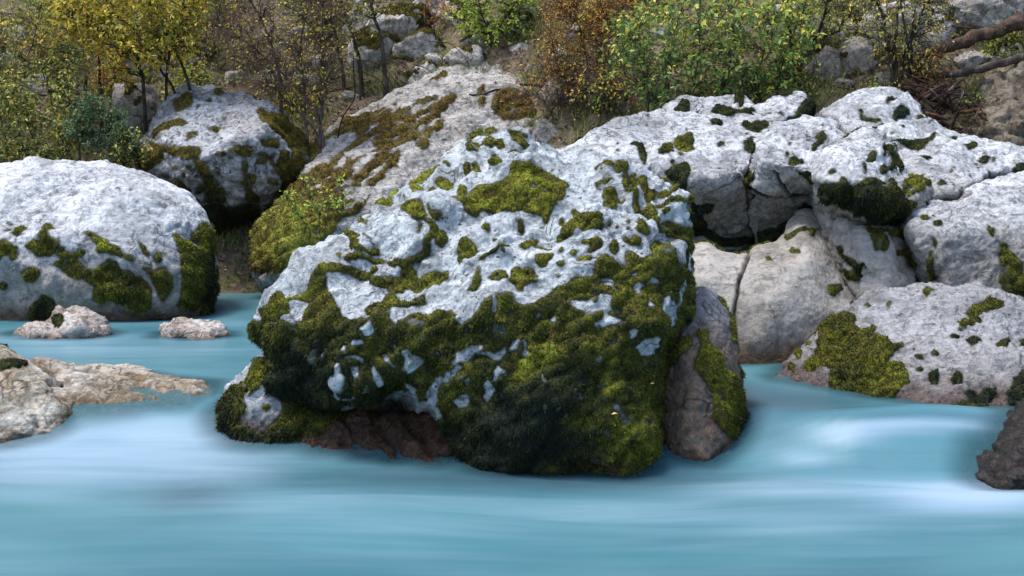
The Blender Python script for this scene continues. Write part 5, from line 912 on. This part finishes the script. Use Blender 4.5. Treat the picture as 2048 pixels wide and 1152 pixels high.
def plant(name, label, cat, seed, stems, Y, crown=None, ntar=60, depth=.8, twigs=5, twl=.35, nleaf=6, leaf=.05, ratio=.5, lmat='l_olive', tone=(.2, .9), bmat='bark', r0=.03, droop=.3, group=None, twr=.004, base=None, tonefn=None, bow=.12, extra=None):
    R = np.random.RandomState(seed); L0 = []
    for st in stems:
        p = [world(x, y, Y+dy) for x, y, dy in [(*q, 0.0) if len(q) == 2 else q for q in st]]
        p[0] = np.array(p[0]); g = ground_z(np.array([p[0][0]]), np.array([p[0][1]]))[0] if base is None else base
        if p[0][2] > g-.05: p.insert(0, np.array([p[0][0], p[0][1]+.02, g-.12]))
        q = smooth_line(p, 12); q[1:-1] += R.normal(size=(10, 3))*.012; L0.append((q, np.linspace(1, .35, 12)*r0*R.uniform(.85, 1.15)))
    b = L0[0][0][0]; root = bpy.data.objects.new(name, None); COL.objects.link(root); root.location = b; tag(root, label, cat, group); root.empty_display_size = .2
    bpy.context.view_layer.update()
    def part(nm, V, Q, mat, tn=None, kind=None, smooth=True):
        me = mesh_from(nm, V-b, [Q]); 
        if tn is not None: attr(me, 'tone', tn)
        o = put(nm, me, mat, None, None, smooth); o.parent = root
        if kind: o['kind'] = kind
        return o
    for ln in L0: part('stem', *tubes([ln], 6), M[bmat])
    if crown is None: return root
    T = in_poly(crown, ntar, R); W = world(T[:, 0], T[:, 1], Y+R.uniform(-depth, depth, ntar)); SP = np.concatenate([l[0][3:] for l in L0]); SR = np.concatenate([l[1][3:] for l in L0])
    br = []; LP = []; LD = []; LT = []
    for k in range(ntar):
        w_ = W[k]; d = np.linalg.norm((SP-w_)*np.array([1, 1, 1.0]), axis=1)+.9*np.maximum(0, SP[:, 2]-w_[2]); i = d.argmin()
        if d[i] > 2.8: continue
        q = wob(SP[i], w_, 7, .12, R, bow); rr = min(SR[i]*.6, .012+.006*d[i]); br.append((q[::2], np.linspace(rr, twr*1.2, 4)))
        tt = R.uniform(.35 if d[i] > .5 else .1, 1, twigs)
        ends = []
        for t in tt:
            a = q[min(6, int(t*6))]; dr = R.normal(size=3)*.8+(q[-1]-q[0])/(np.linalg.norm(q[-1]-q[0])+1e-6)*.7; dr[2] += .25-droop*.5; dr /= np.linalg.norm(dr)
            tl = twl*R.uniform(.5, 1.3); e = a+dr*tl; tw = wob(a, e, 4, .12, R, .05); tw[:, 2] -= droop*tl*np.linspace(0, 1, 4)**2*.5; br.append((tw[[0, 2, 3]], np.linspace(twr, twr*.5, 3))); ends.append(tw)
        n = nleaf*1.35
        if n > 0:
            for tw in ends:
                m_ = R.poisson(n)
                if m_ == 0: continue
                s = R.uniform(.15, 1, m_)*3; i0 = np.minimum(s.astype(int), 2); fr = (s-i0)[:, None]; p = tw[i0]*(1-fr)+tw[i0+1]*fr
                dd = (tw[-1]-tw[0])/(np.linalg.norm(tw[-1]-tw[0])+1e-6)*.6+R.normal(size=(m_, 3))*.6; dd[:, 2] -= droop
                LP.append(p); LD.append(dd); LT.append(np.full(m_, R.normal()*.08))
    if br: part('twigs' if False else 'branchwork', *tubes(br, 3), M[bmat], kind='stuff')
    if LP:
        P = np.concatenate(LP); D = np.concatenate(LD); V, Q = leaf_quads(P, D, leaf*1.3, ratio*1.1, R); tn = R.uniform(tone[0], tone[1], len(P))+np.concatenate(LT)+.2*fbm(P, 1.6, 2, off=seed)
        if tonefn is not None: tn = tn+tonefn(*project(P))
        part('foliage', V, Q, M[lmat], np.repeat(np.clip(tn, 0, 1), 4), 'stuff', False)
    return root

plant('autumn_tree', 'leaning tree with bright yellow and green autumn leaves on the left bank', 'tree', 1, [[(364,190),(309,117),(272,86),(238,37),(205,-30)], [(387,180),(355,106),(332,66),(300,20),(285,-50)], [(330,140),(345,60),(370,10),(380,-60)], [(285,95),(220,70),(160,40),(110,10)]], 19.4,
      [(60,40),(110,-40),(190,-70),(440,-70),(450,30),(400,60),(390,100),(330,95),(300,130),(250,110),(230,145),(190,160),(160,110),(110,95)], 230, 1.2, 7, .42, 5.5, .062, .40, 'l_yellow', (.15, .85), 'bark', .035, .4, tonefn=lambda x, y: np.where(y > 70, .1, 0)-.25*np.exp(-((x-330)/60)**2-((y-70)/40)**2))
plant('slim_tree', 'slim straight dark trunk beside the grey mossy rock', 'tree', 2, [[(203,222),(199,140),(198,77),(195,0),(190,-60)]], 20.2, [(160,-60),(240,-60),(230,60),(170,60)], 14, .4, 4, .35, 3, .05, .45, 'l_olive', (.4, 1), 'bark', .032, .4)
plant('broken_stump', 'short thick broken stump left of the slim trunk', 'tree', 3, [[(172,205),(172,180),(173,152)]], 20.0, None, r0=.06, bmat='grey_bark')
for k, (st, cr_, yy, lab, nt_) in enumerate([
    ([[(40,345),(35,200),(60,100),(80,20)], [(20,345),(0,220),(-20,120)]], [(-120,-20),(110,-20),(120,90),(80,150),(-120,170)], 18.9, 'tall olive-leaved shrub at the left edge under the yellow tree', 80),
    ([[(100,345),(60,262),(30,205),(10,170)], [(110,345),(80,290),(40,262),(0,240)], [(120,345),(125,270),(150,210)]], [(-100,160),(90,150),(140,220),(150,320),(-100,335)], 18.1, 'dense olive shrub with dark slanting stems behind the white boulder', 120),
    ([[(140,335),(110,240),(95,160),(80,110)]], [(70,105),(150,95),(195,165),(180,260),(110,280)], 18.8, 'thin olive shrub between the slim trunk and the left edge', 55),
    ([[(235,335),(255,315),(275,300)]], [(215,290),(285,275),(300,300),(270,335),(215,335)], 17.9, 'low olive bush at the foot of the angular boulder', 26)]):
    plant('olive_shrub', lab, 'shrub', 10+k, st, yy, cr_, nt_, .6, 6, .32, 5, .05, .45, 'l_olive', (.1, .95), 'bark', .018, .35, group='olive shrubs on the left bank')
plant('teal_bush', 'bushy teal green shrub above the white boulder', 'shrub', 20, [[(160,330),(165,270),(175,220)], [(170,330),(210,280),(235,250)], [(180,335),(240,300),(270,290)]], 17.8, [(112,255),(140,210),(190,192),(235,225),(265,265),(292,300),(260,320),(200,290),(140,285)], 95, .45, 6, .2, 8, .042, .42, 'l_teal', (.1, 1), 'bark', .014, .1)
bare = plant('twiggy_shrub', 'bare dark twiggy shrub with a few yellow leaves behind the angular boulder', 'shrub', 21, [[(652,262),(606,180),(567,146),(525,101),(486,78),(440,60)], [(612,190),(598,125),(591,96),(598,65),(613,42),(620,0)], [(560,140),(540,70),(500,10),(490,-40)], [(640,255),(560,200),(545,140)], [(640,240),(650,150),(640,60),(650,-30)]], 18.9,
      [(415,70),(440,-30),(640,-40),(700,-20),(700,90),(680,190),(620,235),(540,200),(460,130)], 210, .7, 9, .42, .55, .04, .6, 'l_yellow', (.3, .8), 'twig', .035, .2, twr=.0045)
for (x, y) in [(586,200),(582,212),(588,214),(600,212),(604,216),(614,210),(622,172),(631,170),(626,190),(634,192),(637,189),(630,194)]:
    Rl = np.random.RandomState(x*7+y); p = world(x, y, 18.35)[None]; V, Q = leaf_quads(p, np.array([[Rl.normal()*.4, -.2, -1.]]), .085, .45, Rl); me = mesh_from('leaf', V-np.array(bare.location), [Q]); attr(me, 'tone', np.full(4, Rl.uniform(.5, .75))); o = put('leaf', me, M['l_yellow'], None, None, False); o.parent = bare
for k, (st, r, lab) in enumerate([([[(772,150),(769,110),(762,70),(748,26),(736,-10),(720,-60)]], .058, 'thickest brown leaning trunk beside the pale upright rock'), ([[(724,160),(720,120),(707,68),(688,26),(676,-10),(668,-60)]], .05, 'dark slender trunk leaning left of the brown trunk'), ([[(690,175),(682,130),(668,60),(652,0),(645,-60)]], .04, 'thin dark trunk standing nearest the twiggy shrub'), ([[(1437,120),(1436,60),(1435,0),(1436,-60)]], .05, 'dark straight trunk rising behind the green shrub'), ([[(1025,110),(1020,60),(1022,0),(1025,-60)]], .035, 'thin straight trunk beside the lime green sapling'), ([[(1405,100),(1408,40),(1412,-40)]], .035, 'faint thin trunk behind the green shrub beside the straight one')]):
    plant('young_tree', lab, 'tree', 30+k, st, 21.0+.2*k, [(st[0][-1][0]-50, -70), (st[0][-1][0]+60, -70), (st[0][-1][0]+60, 40), (st[0][-1][0]-40, 40)], 26, .5, 5, .4, 2.2, .05, .45, 'l_olive', (.4, 1), 'grey_bark' if k == 0 else 'bark', r, .4)
plant('lime_sapling', 'sapling with lime green leaves high on the slope', 'tree', 40, [[(985,110),(975,60),(960,20),(950,-40)], [(985,100),(1000,50),(1030,10),(1050,-40)]], 21.6, [(890,0),(960,-50),(1100,-40),(1090,50),(1040,105),(960,95),(905,60)], 85, .6, 5, .3, 5, .055, .55, 'l_lime', (.1, .95), 'bark', .022, .3)
plant('rusty_shrub', 'fine-leaved rusty orange shrub between the slab and the green shrub', 'shrub', 41, [[(1185,262),(1180,180),(1170,100),(1150,20)], [(1195,262),(1205,170),(1200,80),(1210,0)], [(1175,262),(1140,180),(1110,110)], [(1200,262),(1215,210),(1218,150)]], 19.0, [(1075,30),(1110,-40),(1250,-40),(1240,120),(1225,250),(1160,255),(1105,170)], 170, .7, 8, .32, 5, .026, .6, 'l_rust', (.1, 1), 'cane', .014, .2, twr=.004)
plant('rusty_shrub', 'sparse rusty shrub overhanging the top of the green shrub', 'shrub', 42, [[(1300,120),(1290,40),(1270,-20)]], 20.2, [(1180,-40),(1420,-40),(1400,30),(1240,50)], 60, .5, 7, .3, 5, .03, .6, 'l_rust', (.3, 1), 'cane', .016, .2)
plant('green_shrub', 'big leafy green shrub behind the dotted limestone dome', 'shrub', 43, [[(1300,225),(1290,160),(1270,90)], [(1335,225),(1340,150),(1350,60)], [(1380,215),(1395,140),(1400,50)], [(1440,210),(1460,130),(1470,40)], [(1500,205),(1520,130),(1540,50)], [(1345,225),(1300,190),(1250,150)], [(1545,210),(1560,140),(1590,60)]], 17.0,
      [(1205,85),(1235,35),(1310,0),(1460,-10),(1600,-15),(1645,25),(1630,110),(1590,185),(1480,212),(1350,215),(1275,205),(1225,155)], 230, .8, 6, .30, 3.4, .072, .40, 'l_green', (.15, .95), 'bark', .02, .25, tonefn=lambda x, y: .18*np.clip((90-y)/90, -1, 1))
plant('forked_shrub', 'dark forked stems rising beside the leafy green shrub', 'shrub', 44, [[(1578,205),(1592,130),(1580,70),(1570,20),(1565,-40)], [(1590,200),(1600,125),(1628,90),(1650,40),(1655,-40)], [(1596,140),(1612,60),(1600,0)], [(1598,130),(1640,80),(1680,60)]], 17.5, [(1560,-40),(1720,-40),(1740,40),(1660,80),(1570,50)], 46, .5, 5, .32, 3.2, .055, .42, 'l_olive', (.2, .9), 'bark', .045, .35)
plant('clustered_stems', 'cluster of upright bare stems with drooping pale leaves by the driftwood', 'shrub', 45, [[(1794,190),(1790,120),(1788,80),(1798,34),(1800,-40)], [(1812,188),(1818,110),(1815,70),(1805,20),(1790,-40)], [(1800,180),(1800,120),(1832,60),(1852,0),(1860,-40)], [(1786,190),(1780,110),(1770,40),(1750,-30)], [(1818,188),(1826,140),(1822,80),(1830,20)]], 17.0, [(1680,-40),(1930,-40),(1900,60),(1880,130),(1830,150),(1760,130),(1700,80)], 105, .6, 6, .4, 2.0, .05, .35, 'l_olive', (.35, 1), 'bark', .034, .5)
plant('low_bush', 'low yellow green bush growing on the mossy nose of the slab', 'bush', 46, [[(640,455),(630,410),(610,380)], [(650,455),(660,400),(680,370)], [(620,455),(590,425),(575,400)]], 16.25, [(565,400),(590,365),(650,345),(705,365),(700,425),(650,450),(590,440)], 26, .3, 4, .15, 2.6, .04, .6, 'l_lime', (.1, 1), 'bark', .008, .2, base=world(640, 470, 16.35)[2])
R_ = random.Random(77)
for k in range(90):                                                        # undergrowth
    x = R_.uniform(-40, 2080); y = R_.uniform(40, 250)
    g = ground_hit(x, y, 15.0); 
    if g[1] > 30 or (1240 < x < 1560 and y > 60) or (620 < x < 1110 and y > 120): continue
    hpx = R_.uniform(45, 95); col = R_.choice(['l_olive', 'l_rust', 'l_lime', 'l_yellow', 'l_olive', 'l_green'])
    plant('low_shrub', {'l_olive': 'small olive-leaved undergrowth shrub ', 'l_rust': 'small rusty-leaved undergrowth shrub ', 'l_lime': 'small lime-leaved undergrowth shrub ', 'l_yellow': 'small yellow-leaved undergrowth shrub ', 'l_green': 'small dark green undergrowth shrub '}[col]+near(x), 'shrub', 300+k, [[(x, y+6), (x+R_.uniform(-10, 10), y-hpx*.4), (x+R_.uniform(-25, 25), y-hpx*.8)], [(x+4, y+6), (x+R_.uniform(-30, 30), y-hpx*.5)]], float(g[1]), [(x-hpx*.6, y-hpx*.9), (x+hpx*.6, y-hpx*.9), (x+hpx*.5, y-6), (x-hpx*.5, y-6)], 20, .35, 5, .28, R_.choice([1.5, 3, 4]), .048, .5, col, (.1, .9), R_.choice(['bark', 'cane', 'bark']), .012, .3, group='undergrowth shrubs on the slope', twr=.0035)

for k, (x, y, hp, lab) in enumerate([(430,175,150,'tangle of bare brown twigs above the angular boulder'),(560,205,150,'tangle of bare brown twigs left of the crooked stick'),(1110,235,120,'tangle of bare brown twigs at the foot of the rusty shrub'),(1230,235,110,'tangle of bare brown twigs left of the leafy green shrub'),(60,215,150,'tangle of bare brown twigs at the left edge of the bank'),(320,170,110,'tangle of bare brown twigs under the yellow tree')]):
    plant('bare_thicket', lab, 'thicket', 500+k, [[(x+R_.uniform(-25, 25), y+6), (x+R_.uniform(-40, 40), y-hp*.5), (x+R_.uniform(-70, 70), y-hp*.95)] for _ in range(4)], float(ground_hit(x, y, 15.0)[1])+(.7 if x < 450 else -.1), [(x-hp*.75, y-hp), (x+hp*.75, y-hp), (x+hp*.6, y-8), (x-hp*.6, y-8)], 55, .6, 6, .45, 1.0, .045, .5, 'l_yellow' if k % 2 else 'l_rust', (.3, .9), 'twig', .012, .15, twr=.0042, bow=.2)

# ------------------------------------------------------------------ fallen wood
def gd(x, y, d=.35): return float(ground_hit(x, y, 15.0)[1])-d
def pole(name, label, cat, pts, r, mat, group=None, seed=0, sides=8, knots=0):
    R = np.random.RandomState(seed+900); q = smooth_line(pts, 16); q[1:-1] += R.normal(size=(14, 3))*r*.12; rad = np.linspace(r[0], r[1], 16) if isinstance(r, tuple) else np.linspace(r, r*.7, 16)
    rad = rad*(1+.1*R.normal(size=16)); V, Q = tubes([(q, rad)], sides); b = q[0]; me = mesh_from(name, V-b, [Q]); o = put(name, me, M[mat]); o.location = b; tag(o, label, cat, group); return o
pole('fallen_log', 'thick brown fallen log sloping across the pale rock', 'log', [world(2090, 26, gd(2040, 95, .5)), world(2000, 62, gd(2000, 110, .5)), world(1930, 82, gd(1930, 120, .6)), world(1848, 108, gd(1850, 125, .5))], .115, 'log', seed=1)
pole('fallen_log', 'thinner grey fallen log lying just above the rough brown boulder', 'log', [world(2090, 104, gd(2040, 150, .5)), world(2000, 128, gd(2000, 160, .6)), world(1930, 146, gd(1930, 170, .6)), world(1860, 152, gd(1860, 165, .3))], .07, 'grey_drift', seed=2)
pole('driftwood_log', 'split reddish log in the driftwood pile', 'log', [world(1806, 166, 16.6), world(1850, 186, 16.4), world(1912, 220, 16.1)], .075, 'drift', seed=3)
R_ = random.Random(5)
for k in range(62):
    x = R_.uniform(1815, 1955); y = R_.uniform(165, 285) if x > 1850 else R_.uniform(155, 205)
    if y > 205+(x-1830)*.75: y = R_.uniform(170, 200)
    a = R_.gauss(-.35, .6) if R_.random() < .6 else R_.gauss(.6, .35); L = R_.uniform(25, 75); yy = 16.2+(200-y)*.006+R_.uniform(-.25, .25)
    c_ = (math.cos(a)*L/2, math.sin(a)*L/2)
    rr, mt = R_.choice([.008, .012, .018, .028]), R_.choice(['drift', 'drift', 'drift', 'grey_drift', 'cane'])
    pole('driftwood_stick', ('thick ' if rr > .015 else 'thin ')+{'drift': 'dark brown', 'grey_drift': 'grey', 'cane': 'bright reddish'}[mt]+' driftwood stick jumbled in the pile behind the pale dome', 'stick', [world(x-c_[0], y+c_[1], yy-R_.uniform(-.2, .2)), world(x, y+R_.uniform(-3, 3), yy), world(x+c_[0], y-c_[1], yy+R_.uniform(-.2, .2))], rr, mt, 'sticks in the driftwood pile', k, 5)
for k, pts in enumerate([[(857,83),(899,85),(926,108),(938,130)], [(760,100),(790,118),(822,140)], [(700,115),(745,125),(780,160),(790,185)], [(735,120),(770,135),(800,175)], [(765,118),(800,128),(828,150),(836,178)], [(720,140),(760,160),(775,188)], [(825,128),(850,135),(872,152)]]):
    yy = min(gd(x, y, .3) for x, y in pts); pole('bramble_cane', 'arching bare reddish cane above the slab', 'cane', [world(x, y, yy+.05*i) for i, (x, y) in enumerate(pts)], .009, 'cane', 'red canes above the slab', 40+k, 5)
pole('forked_stick', 'crooked blue grey stick standing on the edge of the slab', 'stick', [world(*p, 18.9) for p in ((676,276),(680,250),(686,229),(712,200),(710,170),(707,140),(706,108))], .013, 'stick', seed=60, sides=6)
pole('dark_stick', 'short black crooked stick lying on the top of the slab', 'stick', [world(938, 190, 19.9), world(955, 190, 19.85), world(968, 190, 19.85), world(985, 181, 19.9), world(1000, 178, 20)], .022, 'stick', seed=61, sides=6)
for k in range(34):                                                        # dead twigs on the slope
    x = R_.uniform(0, 2048); y = R_.uniform(10, 230); g = ground_hit(x, y)
    if g[1] > 30: continue
    a = R_.uniform(-1, 1); L = R_.uniform(.4, 1.5); d = np.array([math.cos(a), R_.uniform(-.3, .3), math.sin(a)*.6])*L/2
    pole('dead_twig', 'dead twig on the leaf litter '+near(x), 'stick', [g-d+np.array([0, -.05, .05]), g+np.array([0, -.1, .10]), g+d+np.array([0, 0, .12])], R_.choice([.008, .012, .02]), R_.choice(['bark', 'grey_bark', 'cane']), 'dead twigs on the slope', 100+k, 5)

# ------------------------------------------------------------------ leaf litter, grass, small things on the great boulder
R = np.random.RandomState(3)
n = 60000; X = R.uniform(-11, 13, n); Yg = bank_line(X)+R.uniform(0.2, 10, n); Zg = ground_z(X, Yg); P = np.stack([X, Yg, Zg+.02+.05*R.rand(n)], -1)
keep = fbm(P, .7, 2, off=3)+.25*R.rand(n) > -.08; P = P[keep]; D = R.normal(size=P.shape); D[:, 2] *= .5; D[:, 1] -= .3
V, Q = leaf_quads(P, D, .085, .55, R, .9); me = mesh_from('leaf_litter', V, [Q]); attr(me, 'tone', np.repeat(np.clip(R.rand(len(P))*.85+.3*fbm(P, .9, 2), 0, 1), 4))
tag(put('leaf_litter', me, M['l_litter'], None, None, False), 'dry brown fallen leaves covering the wooded slope', 'leaves', kind='stuff')
n = 90000; X = R.uniform(-11, 13, n); Yg = bank_line(X)+R.uniform(-.1, 9, n); P = np.stack([X, Yg, ground_z(X, Yg)], -1); P = P[fbm(P, .9, 3, off=11) > .04]
V, T3, t_ = blades(P, np.tile([0, -.25, 1.], (len(P), 1)), .22, .016, .0, np.full(len(P), .45), .45); me = mesh_from('grass', V, [T3]); attr(me, 'tone', np.clip(t_+.1, 0, 1))
tag(put('grass', me, M['l_grass'], None, None, False), 'tufts of green and straw coloured grass on the bank', 'grass', kind='stuff')
def lone_leaf(px, py, Y, size, tone, mat, label, name='fallen_leaf', d=(1, -.3, .4)):
    p = world(px, py, Y)[None]; V, Q = leaf_quads(p, np.array([d]), size, .5, np.random.RandomState(px)); me = mesh_from(name, V-p, [Q]); attr(me, 'tone', np.full(4, tone)); o = put(name, me, M[mat], None, None, False); o.location = p[0]; tag(o, label, 'leaf')
lone_leaf(1222, 829, 7.60, .05, .95, 'l_litter', 'small cream fallen leaf stuck on the moss of the midstream boulder')
lone_leaf(1300, 768, 7.78, .035, .98, 'l_litter', 'tiny pale leaf on the moss near the right edge of the midstream boulder')
for k, (x, y, e, lab) in enumerate([(1102, 660, (1100, 705), 'straw coloured drooping grass blade on the shaggy moss'), (1103, 655, (1114, 702), 'orange bent grass blade on the shaggy moss'), (1098, 440, (1092, 468), 'grey dry grass blade by the upper moss carpet'), (1108, 436, (1100, 470), 'grey curled grass blade beside the upper moss carpet')]):
    Y0 = 7.72 if y > 600 else 8.32; pole('grass_blade', lab, 'grass blade', [world(x, y, Y0), world((x+e[0])/2-2, (y+e[1])/2, Y0-.06), world(e[0], e[1], Y0-.05)], .0035, 'cane' if k < 2 else 'grey_drift', None, 200+k, 4)
